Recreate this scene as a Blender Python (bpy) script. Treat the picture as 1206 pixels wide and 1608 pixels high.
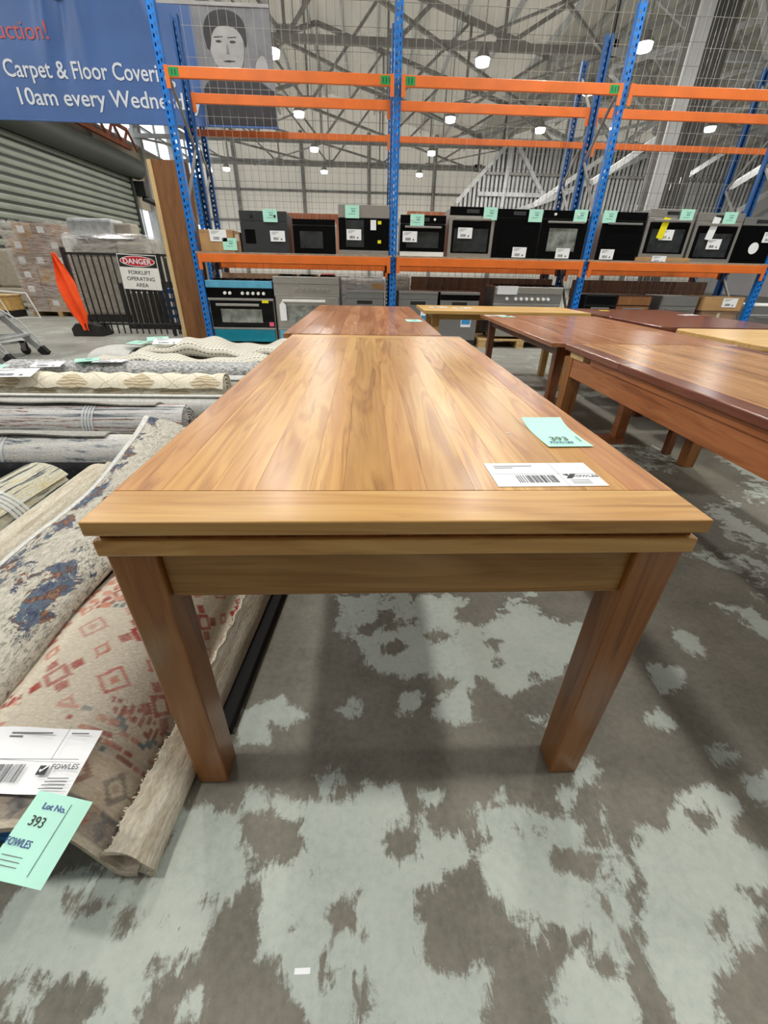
import bpy, bmesh, math, random
import numpy as np
from mathutils import Matrix, Vector
random.seed(7)
PI = math.pi
SC = bpy.context.scene
COL = SC.collection
for o in list(bpy.data.objects):
    bpy.data.objects.remove(o)

# ---------------------------------------------------------------- camera, world, exposure
cam_d = bpy.data.cameras.new('camera')
cam = bpy.data.objects.new('camera', cam_d)
COL.objects.link(cam)
cam_d.sensor_fit = 'HORIZONTAL'
cam_d.sensor_width = 36.0
cam_d.lens = 36.0 * 646.0 / 1206.0
cam_d.clip_start = 0.02
cam_d.clip_end = 300
CR = ((0.9991652, -0.00304417, 0.04073872), (-0.03664279, -0.50766922, 0.86077248), (0.01806145, -0.86154669, -0.50735696))
cam.matrix_world = Matrix(((CR[0][0], -CR[0][1], -CR[0][2], 0.0), (CR[1][0], -CR[1][1], -CR[1][2], 0.0),
                           (CR[2][0], -CR[2][1], -CR[2][2], 1.08), (0, 0, 0, 1)))
SC.camera = cam
world = bpy.data.worlds.new('world')
SC.world = world
world.use_nodes = True
bg = world.node_tree.nodes['Background']
bg.inputs[0].default_value = (0.93, 0.97, 1.0, 1)
bg.inputs[1].default_value = 2.0
LAMP_POWER = 105.0
ROOF_T = 0.30          # share of daylight let through, added to brighten the opaque roof
SC.view_settings.view_transform = 'Standard'
SC.view_settings.look = 'None'
SC.view_settings.gamma = 1
SC.view_settings.use_curve_mapping = False
SC.view_settings.exposure = 0.12

# ---------------------------------------------------------------- materials
def lin(c):
    return tuple(((v / 255.0) / 12.92 if v / 255.0 <= 0.04045 else ((v / 255.0 + 0.055) / 1.055) ** 2.4) for v in c) + (1.0,)

class NT:
    def __init__(s, name):
        s.m = bpy.data.materials.new(name)
        s.m.use_nodes = True
        s.t = s.m.node_tree
        s.b = s.t.nodes['Principled BSDF']
    def n(s, typ, **k):
        nd = s.t.nodes.new(typ)
        for a, v in k.items():
            if a.startswith('i_'):
                key = a[2:]
                nd.inputs[int(key) if key.isdigit() else key.replace('_', ' ')].default_value = v
            else:
                setattr(nd, a, v)
        return nd
    def l(s, a, b):
        s.t.links.new(a, b)
    def ramp(s, src, stops, interp='LINEAR'):
        r = s.t.nodes.new('ShaderNodeValToRGB')
        r.color_ramp.interpolation = interp
        e = r.color_ramp.elements
        while len(e) < len(stops):
            e.new(0.5)
        for k, (p, c) in enumerate(stops):
            e[k].position = p
            e[k].color = c if len(c) == 4 else lin(c)
        s.l(src, r.inputs[0])
        return r.outputs[0]
    def mix(s, fac, a, b, blend='MIX'):
        x = s.t.nodes.new('ShaderNodeMix')
        x.data_type = 'RGBA'
        x.blend_type = blend
        for v, i in ((fac, 0), (a, 6), (b, 7)):
            if isinstance(v, (int, float)):
                x.inputs[i].default_value = v
            elif isinstance(v, tuple):
                x.inputs[i].default_value = v if len(v) == 4 else lin(v)
            else:
                s.l(v, x.inputs[i])
        return x.outputs[2]
    def math(s, op, a, b=None, c=None):
        x = s.t.nodes.new('ShaderNodeMath')
        x.operation = op
        for i, v in enumerate((a, b, c)):
            if v is None:
                continue
            if isinstance(v, (int, float)):
                x.inputs[i].default_value = v
            else:
                s.l(v, x.inputs[i])
        return x.outputs[0]
    def noise(s, vec, scale, detail=4, rough=0.55, dist=0.0):
        x = s.n('ShaderNodeTexNoise', i_Scale=scale, i_Detail=detail, i_Roughness=rough, i_Distortion=dist)
        if vec is not None:
            s.l(vec, x.inputs['Vector'])
        return x.outputs['Fac']
    def coord(s, kind='Object', scale=(1, 1, 1), rnd=False, loc=(0, 0, 0)):
        tc = s.n('ShaderNodeTexCoord')
        mp = s.n('ShaderNodeMapping')
        mp.inputs['Scale'].default_value = scale
        mp.inputs['Location'].default_value = loc
        s.l(tc.outputs[kind], mp.inputs[0])
        if rnd:
            oi = s.n('ShaderNodeObjectInfo')
            s.l(s.math('MULTIPLY', oi.outputs['Random'], 37.0), mp.inputs['Location'])
        return mp.outputs[0]
    def bump(s, h, strength, dist=0.002):
        b = s.n('ShaderNodeBump', i_Strength=strength, i_Distance=dist)
        s.l(h, b.inputs['Height'])
        s.l(b.outputs[0], s.b.inputs['Normal'])
    def col(s, c):
        if isinstance(c, tuple):
            s.b.inputs['Base Color'].default_value = lin(c)
        else:
            s.l(c, s.b.inputs['Base Color'])

def plain(name, c, rough=0.5, metal=0.0, var=0.08, scale=8.0, coat=0.0, bump=0.0):
    k = NT(name)
    v = k.coord('Object')
    f = k.noise(v, scale, 5)
    d = tuple(max(0, x * (1 - var)) for x in c)
    e = tuple(min(255, x * (1 + var)) for x in c)
    k.col(k.ramp(f, [(0.3, d), (0.7, e)]))
    k.b.inputs['Roughness'].default_value = rough
    k.b.inputs['Metallic'].default_value = metal
    k.b.inputs['Coat Weight'].default_value = coat
    if bump:
        k.bump(k.noise(v, scale * 6, 4), bump)
    return k.m

def brushed(name, c, rough=0.35, metal=0.85):
    k = NT(name)
    v = k.coord('Object', (3, 3, 160))
    f = k.noise(v, 3.0, 3)
    k.col(k.ramp(f, [(0.3, tuple(x * .9 for x in c)), (0.7, tuple(min(255, x * 1.06) for x in c))]))
    k.b.inputs['Metallic'].default_value = metal
    k.l(k.math('MULTIPLY_ADD', f, 0.2, rough - 0.1), k.b.inputs['Roughness'])
    return k.m

def wood(name, dark, mid, light, axis=1, rough=0.3, coat=0.25, streak=0.55, tone=0.28, sc=1.0, red=None):
    k = NT(name)
    s = [9.0 * sc, 9.0 * sc, 9.0 * sc]
    s[axis] = 0.75 * sc
    v = k.coord('Object', tuple(s), rnd=True)
    warp = k.noise(v, 0.6, 2)
    big = k.noise(v, 1.3, 3, 0.5, 0.8)
    ring = k.math('SINE', k.math('MULTIPLY', k.math('ADD', big, k.math('MULTIPLY', warp, 0.5)), 46.0))
    ring = k.math('MULTIPLY_ADD', ring, 0.5, 0.5)
    s2 = [150.0, 150.0, 150.0]
    s2[axis] = 3.0
    v2 = k.coord('Object', tuple(s2), rnd=True)
    fine = k.noise(v2, 1.0, 4, 0.6)
    f = k.math('ADD', k.math('MULTIPLY', big, 0.72), k.math('MULTIPLY', ring, 0.13))
    f = k.math('ADD', f, k.math('MULTIPLY', fine, 0.22))
    base = k.ramp(f, [(0.30, dark), (0.47, mid), (0.72, light)])
    st = k.noise(k.coord('Object', tuple(x * 1.3 for x in s), rnd=True), 2.3, 5, 0.6, 1.5)
    stm = k.ramp(st, [(0.56, (0, 0, 0)), (0.72, (255, 255, 255))])
    base = k.mix(k.math('MULTIPLY', stm, streak), base, dark)
    if red:
        rd = k.noise(k.coord('Object', tuple(x * .5 for x in s), rnd=True), 1.2, 2)
        rm = k.ramp(rd, [(0.45, (0, 0, 0)), (0.7, (255, 255, 255))])
        base = k.mix(k.math('MULTIPLY', rm, 0.55), base, red)
    oi = k.n('ShaderNodeObjectInfo')
    rn = k.math('FRACT', k.math('MULTIPLY', oi.outputs['Random'], 7.31))
    hs = k.n('ShaderNodeHueSaturation')
    k.l(base, hs.inputs['Color'])
    k.l(k.math('MULTIPLY_ADD', rn, tone, 1.0 - tone * 0.55), hs.inputs['Value'])
    k.col(hs.outputs[0])
    k.l(k.math('MULTIPLY_ADD', fine, 0.16, rough - 0.08), k.b.inputs['Roughness'])
    k.b.inputs['Coat Weight'].default_value = coat
    k.b.inputs['Coat Roughness'].default_value = 0.22
    k.bump(fine, 0.06, 0.001)
    return k.m

MT = {}
MT['table'] = wood('golden_hardwood', (118, 76, 38), (180, 130, 68), (208, 164, 98), 1, red=(174, 116, 70), coat=.15, rough=.34)
MT['table_x'] = wood('golden_hardwood_cross', (136, 92, 46), (186, 138, 76), (208, 166, 102), 0, tone=.1, streak=.4, coat=.15, rough=.36)
MT['table_side'] = wood('reddish_hardwood_rail', (116, 70, 44), (172, 118, 68), (198, 148, 92), 1, tone=.1, red=(170, 114, 92), coat=.15, rough=.34)
MT['table_leg'] = wood('hardwood_leg', (100, 58, 24), (144, 90, 42), (166, 110, 56), 2, tone=.06, streak=.35)
MT['apron'] = wood('hardwood_apron', (96, 64, 30), (144, 102, 50), (172, 130, 74), 0, tone=.06, streak=.4)
MT['red_table'] = wood('red_brown_hardwood', (112, 66, 40), (168, 112, 74), (198, 146, 104), 1, tone=.3, rough=.22)
MT['red_table_x'] = wood('red_brown_edge', (84, 46, 28), (122, 72, 46), (146, 92, 62), 0, tone=.1)
MT['oak'] = wood('pale_oak', (186, 142, 78), (212, 170, 100), (226, 190, 124), 0, tone=.06, streak=.2, coat=.1)
MT['oak_y'] = wood('pale_oak_cross', (186, 142, 78), (212, 170, 100), (226, 190, 124), 1, tone=.06, streak=.2, coat=.1)
MT['oak_leg'] = wood('pale_oak_leg', (168, 124, 64), (196, 152, 86), (212, 170, 104), 2, tone=.06, streak=.2, coat=.1)
MT['pine'] = wood('light_pine', (206, 158, 92), (226, 184, 118), (236, 200, 140), 0, tone=.05, streak=.2)
MT['brown_table'] = wood('medium_brown_hardwood', (110, 66, 42), (164, 110, 76), (190, 136, 100), 1, tone=.12, rough=.22)
MT['brown_leg'] = wood('dark_brown_leg', (76, 42, 24), (106, 62, 36), (128, 80, 48), 2, tone=.1)
MT['ext_top'] = wood('extension_top_field', (140, 92, 56), (184, 134, 88), (206, 156, 108), 1, tone=.14, rough=.24)
MT['ext_edge'] = wood('extension_dark_red_edge', (84, 46, 36), (120, 70, 54), (146, 92, 72), 1, tone=.1, rough=.24)
MT['ext_apron'] = wood('extension_orange_apron', (128, 74, 44), (164, 100, 60), (184, 120, 76), 1, tone=.1)
MT['mahogany'] = wood('dark_mahogany', (72, 34, 28), (106, 58, 48), (128, 76, 62), 1, tone=.06, rough=.18, coat=.5)
MT['brown_board'] = wood('brown_chipboard', (92, 58, 28), (120, 78, 40), (138, 92, 52), 2, tone=.05, streak=.2, coat=0, rough=.6)
MT['pale_edge'] = wood('pale_board_edge', (180, 146, 96), (204, 172, 122), (216, 188, 140), 2, tone=.05, streak=.1, coat=0, rough=.6)
MT['dark_timber'] = wood('dark_timber_panel', (44, 26, 16), (66, 40, 24), (88, 56, 34), 2, tone=.2, coat=0, rough=.5)
MT['red_timber'] = wood('reddish_timber_panel', (140, 78, 50), (176, 104, 70), (196, 128, 92), 2, tone=.1, coat=0, rough=.5)
MT['pallet'] = wood('pallet_pine', (150, 116, 70), (184, 150, 100), (204, 174, 126), 0, tone=.25, coat=0, rough=.7)
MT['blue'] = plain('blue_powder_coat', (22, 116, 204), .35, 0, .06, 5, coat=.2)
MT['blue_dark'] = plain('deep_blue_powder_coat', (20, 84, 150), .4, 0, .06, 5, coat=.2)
MT['orange'] = plain('orange_powder_coat', (222, 112, 42), .4, 0, .05, 4, coat=.2)
MT['steel'] = brushed('stainless_steel', (186, 184, 180), .36, .8)
MT['steel_dk'] = brushed('dull_steel', (146, 146, 146), .42, .7)
MT['galv'] = plain('galvanised_steel', (176, 178, 178), .45, .35, .12, 10)
MT['wire'] = plain('mesh_wire', (168, 166, 160), .6, .0, .05, 10)
MT['wire_dk'] = plain('dark_mesh_wire', (84, 80, 76), .5, .2, .05, 10)
MT['black_glass'] = plain('black_glass', (10, 11, 13), .12, 0, .1, 3, coat=.0)
MT['black_glass'].node_tree.nodes['Principled BSDF'].inputs['Specular IOR Level'].default_value = .18
MT['glass_grey'] = plain('dark_oven_window', (44, 48, 50), .08, 0, .35, 5, coat=.6)
MT['glass_bright'] = plain('reflective_oven_window', (112, 116, 112), .1, 0, .4, 7, coat=.6)
MT['charcoal'] = plain('charcoal_enamel', (48, 50, 54), .4, 0, .05, 6)
MT['black'] = plain('black_paint', (24, 24, 25), .5, 0, .1, 6)
MT['rubber'] = plain('black_rubber', (30, 30, 31), .75, 0, .1, 12)
MT['white'] = plain('white_plastic', (232, 232, 228), .45, 0, .02, 6)
MT['teal'] = plain('teal_protective_film', (14, 128, 152), .25, 0, .07, 5, coat=.3)
MT['blue_film'] = plain('pale_blue_film', (92, 164, 196), .2, 0, .08, 6, coat=.3)
MT['paper'] = plain('white_paper', (236, 238, 242), .45, 0, .015, 6)
MT['mint'] = plain('mint_card', (176, 232, 214), .5, 0, .02, 6)
MT['mint_ink'] = plain('faint_mint_ink', (120, 176, 172), .6, 0, .05, 6)
MT['ink'] = plain('grey_ink', (92, 94, 100), .6, 0, .05, 6)
MT['ink_dk'] = plain('black_ink', (36, 38, 44), .6, 0, .05, 6)
MT['ink_blue'] = plain('blue_ink', (62, 84, 150), .6, 0, .05, 6)
MT['yellow'] = plain('yellow_sticker', (232, 222, 30), .4, 0, .03, 6)
MT['green'] = plain('green_sticker', (24, 150, 76), .4, 0, .05, 6)
MT['pink'] = plain('pink_tag', (232, 96, 128), .5, 0, .03, 6)
MT['sky_sticker'] = plain('blue_sticker', (60, 140, 200), .4, 0, .05, 6)
MT['card'] = plain('cardboard', (172, 134, 90), .75, 0, .08, 5)
MT['card_dk'] = plain('dull_cardboard', (146, 116, 92), .75, 0, .1, 5)
MT['card_pk'] = plain('pinkish_cardboard', (150, 118, 104), .75, 0, .1, 5)
MT['hivis'] = plain('fluorescent_orange_cloth', (255, 84, 22), .8, 0, .06, 12)
MT['upholstery'] = plain('beige_upholstery', (168, 160, 146), .85, 0, .06, 10, bump=.1)
MT['upholstery_grey'] = plain('grey_upholstery', (132, 126, 116), .85, 0, .1, 14, bump=.1)
MT['blue_carton'] = plain('blue_carton', (40, 100, 158), .6, 0, .12, 6)
MT['banner'] = plain('navy_blue_banner', (66, 102, 162), .45, 0, .06, 1.5)
MT['banner_white'] = plain('banner_white_print', (216, 222, 232), .55, 0, .02, 6)
MT['banner_red'] = plain('banner_coral_print', (204, 92, 88), .55, 0, .02, 6)
MT['photo_grey'] = plain('banner_photo_grey', (128, 130, 136), .55, 0, .1, 3)
MT['photo_dark'] = plain('banner_photo_dark', (44, 44, 50), .55, 0, .15, 4)
MT['photo_light'] = plain('banner_photo_light', (172, 172, 174), .55, 0, .08, 4)
MT['shutter'] = plain('grey_green_shutter', (136, 141, 131), .45, .1, .05, 1.5)
MT['shutter_dk'] = plain('shutter_joint', (54, 60, 53), .6, .0, .05, 1.5)
MT['truss'] = plain('grey_truss_paint', (150, 149, 146), .55, .2, .1, 2)
MT['truss_lt'] = plain('pale_lit_truss_paint', (204, 206, 208), .5, .1, .06, 2)  # lit look put into the colour of right bay steel; plain pale paint elsewhere
def sheeting_added_daylight(name, share):
    k = NT(name)
    tl = k.n('ShaderNodeBsdfTranslucent'); tl.inputs[0].default_value = lin((238, 234, 226))
    k.col(k.ramp(k.noise(k.coord('Object', (.2, .6, 1)), 1.0, 4), [(.3, (214, 210, 202)), (.7, (228, 224, 216))]))
    k.b.inputs['Roughness'].default_value = .6
    mx = k.n('ShaderNodeMixShader', i_0=share)
    k.l(k.b.outputs[0], mx.inputs[1]); k.l(tl.outputs[0], mx.inputs[2])
    k.l(mx.outputs[0], k.t.nodes['Material Output'].inputs[0])
    return k.m
MT['roof'] = sheeting_added_daylight('roof_sheeting_added_daylight', ROOF_T)  # translucency added so the plain roof glows evenly
MT['wall_sheet'] = sheeting_added_daylight('wall_sheeting_added_daylight', .38)  # daylight let through, added to brighten the end wall
MT['roof_dim'] = sheeting_added_daylight('roof_sheeting_less_daylight', .07)  # same pale sheet with less daylight let through, so it looks dimmer
MT['dead_black'] = plain('matt_black', (12, 12, 12), .9, 0, .1, 6)
MT['rib_dk'] = plain('grey_corrugated_sheet', (88, 88, 86), .55, .1, .1, 2)
MT['wall'] = plain('white_wall_sheeting', (222, 220, 226), .6, 0, .04, .5)
MT['concrete_panel'] = plain('tilt_concrete_panel', (164, 154, 140), .8, 0, .07, 1.2)
MT['rust'] = plain('rusty_orange_steel', (156, 84, 54), .6, .1, .12, 3)
MT['fawn'] = plain('fawn_rug_backing', (196, 186, 166), .95, 0, .06, 30, bump=.4)

def emit(name, c, s):
    k = NT(name)
    k.b.inputs['Emission Color'].default_value = c + (1,)
    k.b.inputs['Emission Strength'].default_value = s
    return k.m
MT['lamp'] = emit('lamp_glow', (1.0, .98, .9), 14.0)

def film(name):
    k = NT(name)
    tr = k.n('ShaderNodeBsdfTransparent')
    gl = k.n('ShaderNodeBsdfGlossy', i_Roughness=0.12)
    gl.inputs[0].default_value = (.9, .9, .92, 1)
    df = k.n('ShaderNodeBsdfDiffuse')
    df.inputs[0].default_value = (.8, .78, .78, 1)
    f = k.noise(k.coord('Object', (2, 2, 14)), 3.0, 5, .6, 1.0)
    m0 = k.n('ShaderNodeMixShader', i_0=.5)
    k.l(df.outputs[0], m0.inputs[1]); k.l(gl.outputs[0], m0.inputs[2])
    m1 = k.n('ShaderNodeMixShader')
    k.l(k.ramp(f, [(.38, (60, 60, 60)), (.62, (215, 215, 215))]), m1.inputs[0])
    k.l(tr.outputs[0], m1.inputs[1]); k.l(m0.outputs[0], m1.inputs[2])
    k.l(m1.outputs[0], k.t.nodes['Material Output'].inputs[0])
    k.bump(f, .6, .02)
    return k.m
MT['film'] = film('stretch_wrap')

def glazing(name):
    k = NT(name)
    tr = k.n('ShaderNodeBsdfTransparent'); tr.inputs[0].default_value = (.96, .98, 1, 1)
    gl = k.n('ShaderNodeBsdfGlossy', i_Roughness=.1)
    mx = k.n('ShaderNodeMixShader', i_0=.08)
    k.l(tr.outputs[0], mx.inputs[1]); k.l(gl.outputs[0], mx.inputs[2])
    k.l(mx.outputs[0], k.t.nodes['Material Output'].inputs[0])
    return k.m
MT['glazing'] = glazing('translucent_glazing')

# ---------------------------------------------------------------- mesh building
class MB:
    def __init__(s):
        s.v = []; s.f = []
    def _add(s, vs, fs):
        n = len(s.v)
        s.v += [tuple(p) for p in vs]
        s.f += [tuple(i + n for i in f) for f in fs]
        return s
    def box(s, x0, y0, z0, x1, y1, z1):
        return s._add([(x0,y0,z0),(x1,y0,z0),(x1,y1,z0),(x0,y1,z0),(x0,y0,z1),(x1,y0,z1),(x1,y1,z1),(x0,y1,z1)],
                      [(3,2,1,0),(4,5,6,7),(0,1,5,4),(1,2,6,5),(2,3,7,6),(3,0,4,7)])
    def cbox(s, c, w, d, h):
        return s.box(c[0]-w/2, c[1]-d/2, c[2]-h/2, c[0]+w/2, c[1]+d/2, c[2]+h/2)
    def _frame(s, a, b):
        d = (Vector(b) - Vector(a)); L = d.length; d.normalize()
        u = Vector((0, 0, 1)) if abs(d.z) < .9 else Vector((0, 1, 0))
        x = d.cross(u).normalized(); y = x.cross(d).normalized()
        return d, x, y
    def bar(s, a, b, w, h=None, w2=None, h2=None):
        h = h or w; w2 = w2 or w; h2 = h2 or h
        d, x, y = s._frame(a, b)
        vs = []
        for p, ww, hh in ((Vector(a), w, h), (Vector(b), w2, h2)):
            vs += [p - x*ww/2 - y*hh/2, p + x*ww/2 - y*hh/2, p + x*ww/2 + y*hh/2, p - x*ww/2 + y*hh/2]
        return s._add(vs, [(3,2,1,0),(4,5,6,7),(0,1,5,4),(1,2,6,5),(2,3,7,6),(3,0,4,7)])
    def cyl(s, a, b, r, n=12, r2=None):
        r2 = r if r2 is None else r2
        d, x, y = s._frame(a, b)
        vs = []
        for p, rr in ((Vector(a), r), (Vector(b), r2)):
            for i in range(n):
                t = 2*PI*i/n
                vs.append(p + x*rr*math.cos(t) + y*rr*math.sin(t))
        fs = [tuple(range(n-1, -1, -1)), tuple(range(n, 2*n))]
        fs += [(i, (i+1) % n, n+(i+1) % n, n+i) for i in range(n)]
        return s._add(vs, fs)
    def tube(s, pts, r, n=8):
        for a, b in zip(pts[:-1], pts[1:]):
            s.cyl(a, b, r, n)
        return s
    def prism(s, poly, lo, hi, fn):
        n = len(poly)
        vs = [fn(a, b, lo) for a, b in poly] + [fn(a, b, hi) for a, b in poly]
        return s._add(vs, [tuple(range(n-1, -1, -1)), tuple(range(n, 2*n))] + [(i, (i+1) % n, n+(i+1) % n, n+i) for i in range(n)])
    def mesh(s, name, bevel=0.0, seg=2, smooth=False):
        me = bpy.data.meshes.new(name)
        bm = bmesh.new()
        bv = [bm.verts.new(p) for p in s.v]
        for f in s.f:
            try:
                bm.faces.new([bv[i] for i in f])
            except ValueError:
                pass
        bmesh.ops.recalc_face_normals(bm, faces=bm.faces)
        if bevel:
            ed = [e for e in bm.edges if len(e.link_faces) == 2 and e.calc_face_angle(0) > .5]
            bmesh.ops.bevel(bm, geom=ed, offset=bevel, segments=seg, profile=.5, affect='EDGES', clamp_overlap=True)
        if smooth:
            for f in bm.faces:
                f.smooth = True
            for e in bm.edges:
                if len(e.link_faces) == 2 and e.calc_face_angle(0) > .7:
                    e.smooth = False
        bm.to_mesh(me); bm.free()
        return me
    def build(s, name, mat, parent=None, bevel=0.0, seg=2, smooth=False, label=None, stuff=False):
        return link(name, s.mesh(name, bevel, seg, smooth), mat, parent, label, stuff)

def link(name, me, mat, parent=None, label=None, stuff=False):
    o = bpy.data.objects.new(name, me)
    if not me.materials:
        me.materials.append(MT[mat] if isinstance(mat, str) else mat)
    COL.objects.link(o)
    if parent is not None:
        o.parent = parent
    if label:
        o['label'] = label
    if stuff:
        o['kind'] = 'stuff'
    return o

def thing(name, label, cat, loc=(0, 0, 0), rz=0.0, group=None):
    o = bpy.data.objects.new(name, None)
    o.empty_display_size = .1
    COL.objects.link(o)
    o.location = loc
    o.rotation_euler = (0, 0, rz)
    o['label'] = label; o['category'] = cat
    if group:
        o['group'] = group
    return o

def tag(o, label, cat, group=None):
    o['label'] = label; o['category'] = cat
    if group:
        o['group'] = group
    return o

def struct(o, label=None):
    o['kind'] = 'structure'
    if label:
        o['label'] = label
    return o

def sroot(name, label, loc=(0, 0, 0)):
    o = bpy.data.objects.new(name, None)
    COL.objects.link(o); o.location = loc
    return struct(o, label)

def text_mesh(txt, size, depth=0.0004, bold=0.0):
    cu = bpy.data.curves.new('txt', 'FONT')
    cu.body = txt; cu.size = size; cu.extrude = depth; cu.offset = bold
    cu.resolution_u = 3
    ob = bpy.data.objects.new('txt', cu)
    COL.objects.link(ob)
    dg = bpy.context.evaluated_depsgraph_get()
    me = bpy.data.meshes.new_from_object(ob.evaluated_get(dg))
    me.materials.clear()
    bpy.data.objects.remove(ob)
    return me

def text(name, txt, size, mat, parent, loc, rot=(0, 0, 0), depth=0.0004, bold=0.0, sx=1.0):
    o = link(name, text_mesh(txt, size, depth, bold), mat, parent)
    o.location = loc; o.rotation_euler = rot; o.scale = (sx, 1, 1)
    return o

# a sheet (rug, cloth) of even thickness: an open profile swept along w
def sheet(name, prof, thick, ws, fn, mat, parent=None, dist=None, label=None):
    P = np.array(prof, float)
    seg = np.diff(P, axis=0)
    nrm = np.stack([-seg[:, 1], seg[:, 0]], 1)
    nrm /= np.linalg.norm(nrm, axis=1)[:, None] + 1e-9
    vn = np.vstack([nrm[:1], nrm[:-1] + nrm[1:], nrm[-1:]])
    vn /= np.linalg.norm(vn, axis=1)[:, None] + 1e-9
    arc = np.concatenate([[0], np.cumsum(np.linalg.norm(seg, axis=1))])
    A = P + vn * thick / 2; B = P - vn * thick / 2
    n = len(P); vs = []; uv = []
    for w in ws:
        for Q in (A, B):
            for i in range(n):
                a, b = Q[i]
                ww = w
                if dist:
                    a, b, ww = dist(a, b, w, arc[i])
                vs.append(fn(a, b, ww)); uv.append((arc[i], w))
    fs = []; m = 2 * n
    for k in range(len(ws) - 1):
        o0 = k * m; o1 = o0 + m
        for i in range(n - 1):
            fs.append((o0+i, o0+i+1, o1+i+1, o1+i))
            fs.append((o1+n+i, o1+n+i+1, o0+n+i+1, o0+n+i))
        fs.append((o0, o1, o1+n, o0+n)); fs.append((o0+n-1, o0+2*n-1, o1+2*n-1, o1+n-1))
    for o0 in (0, (len(ws)-1)*m):
        for i in range(n - 1):
            fs.append((o0+i, o0+n+i, o0+n+i+1, o0+i+1) if o0 == 0 else (o0+i+1, o0+n+i+1, o0+n+i, o0+i))
    me = bpy.data.meshes.new(name)
    me.from_pydata(vs, [], fs); me.update()
    u = me.uv_layers.new(name='UVMap')
    li = np.empty(len(me.loops), int); me.loops.foreach_get('vertex_index', li)
    u.data.foreach_set('uv', np.array(uv)[li].ravel())
    me.polygons.foreach_set('use_smooth', [True] * len(me.polygons))
    bm = bmesh.new(); bm.from_mesh(me)
    bmesh.ops.recalc_face_normals(bm, faces=bm.faces)
    for e in bm.edges:
        if len(e.link_faces) == 2 and e.calc_face_angle(0) > 1.0:
            e.smooth = False
    bm.to_mesh(me); bm.free()
    return link(name, me, mat, parent, label)

def smooth_path(pts, n=4):
    P = [np.array(p, float) for p in pts]
    P = [2*P[0]-P[1]] + P + [2*P[-1]-P[-2]]
    out = []
    for i in range(1, len(P)-2):
        for k in range(n):
            t = k/n
            out.append(tuple(.5*((2*P[i]) + (-P[i-1]+P[i+1])*t + (2*P[i-1]-5*P[i]+4*P[i+1]-P[i+2])*t*t + (-P[i-1]+3*P[i]-3*P[i+1]+P[i+2])*t**3)))
    out.append(tuple(P[-2]))
    return out

def spiral(R, r0=.03, pitch=.02, end=1.75, cx=0, cz=0, flap=0.0, sgn=1):
    pts = []
    turns = (R - r0) / pitch
    tot = turns * 2 * PI
    n = int(turns * 26)
    for i in range(n + 1):
        t = tot * i / n
        r = r0 + (R - r0) * i / n
        a = end - sgn * (tot - t)
        pts.append((cx + r*math.cos(a), cz + r*math.sin(a)))
    if flap:
        a = end; tx, tz = -math.sin(a) * sgn, math.cos(a) * sgn
        p = pts[-1]
        for k in range(1, 5):
            q = flap * k / 4
            pts.append((p[0] + tx*q, p[1] + tz*q - .25 * q * q / flap * 0 + .0))
    return pts

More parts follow.
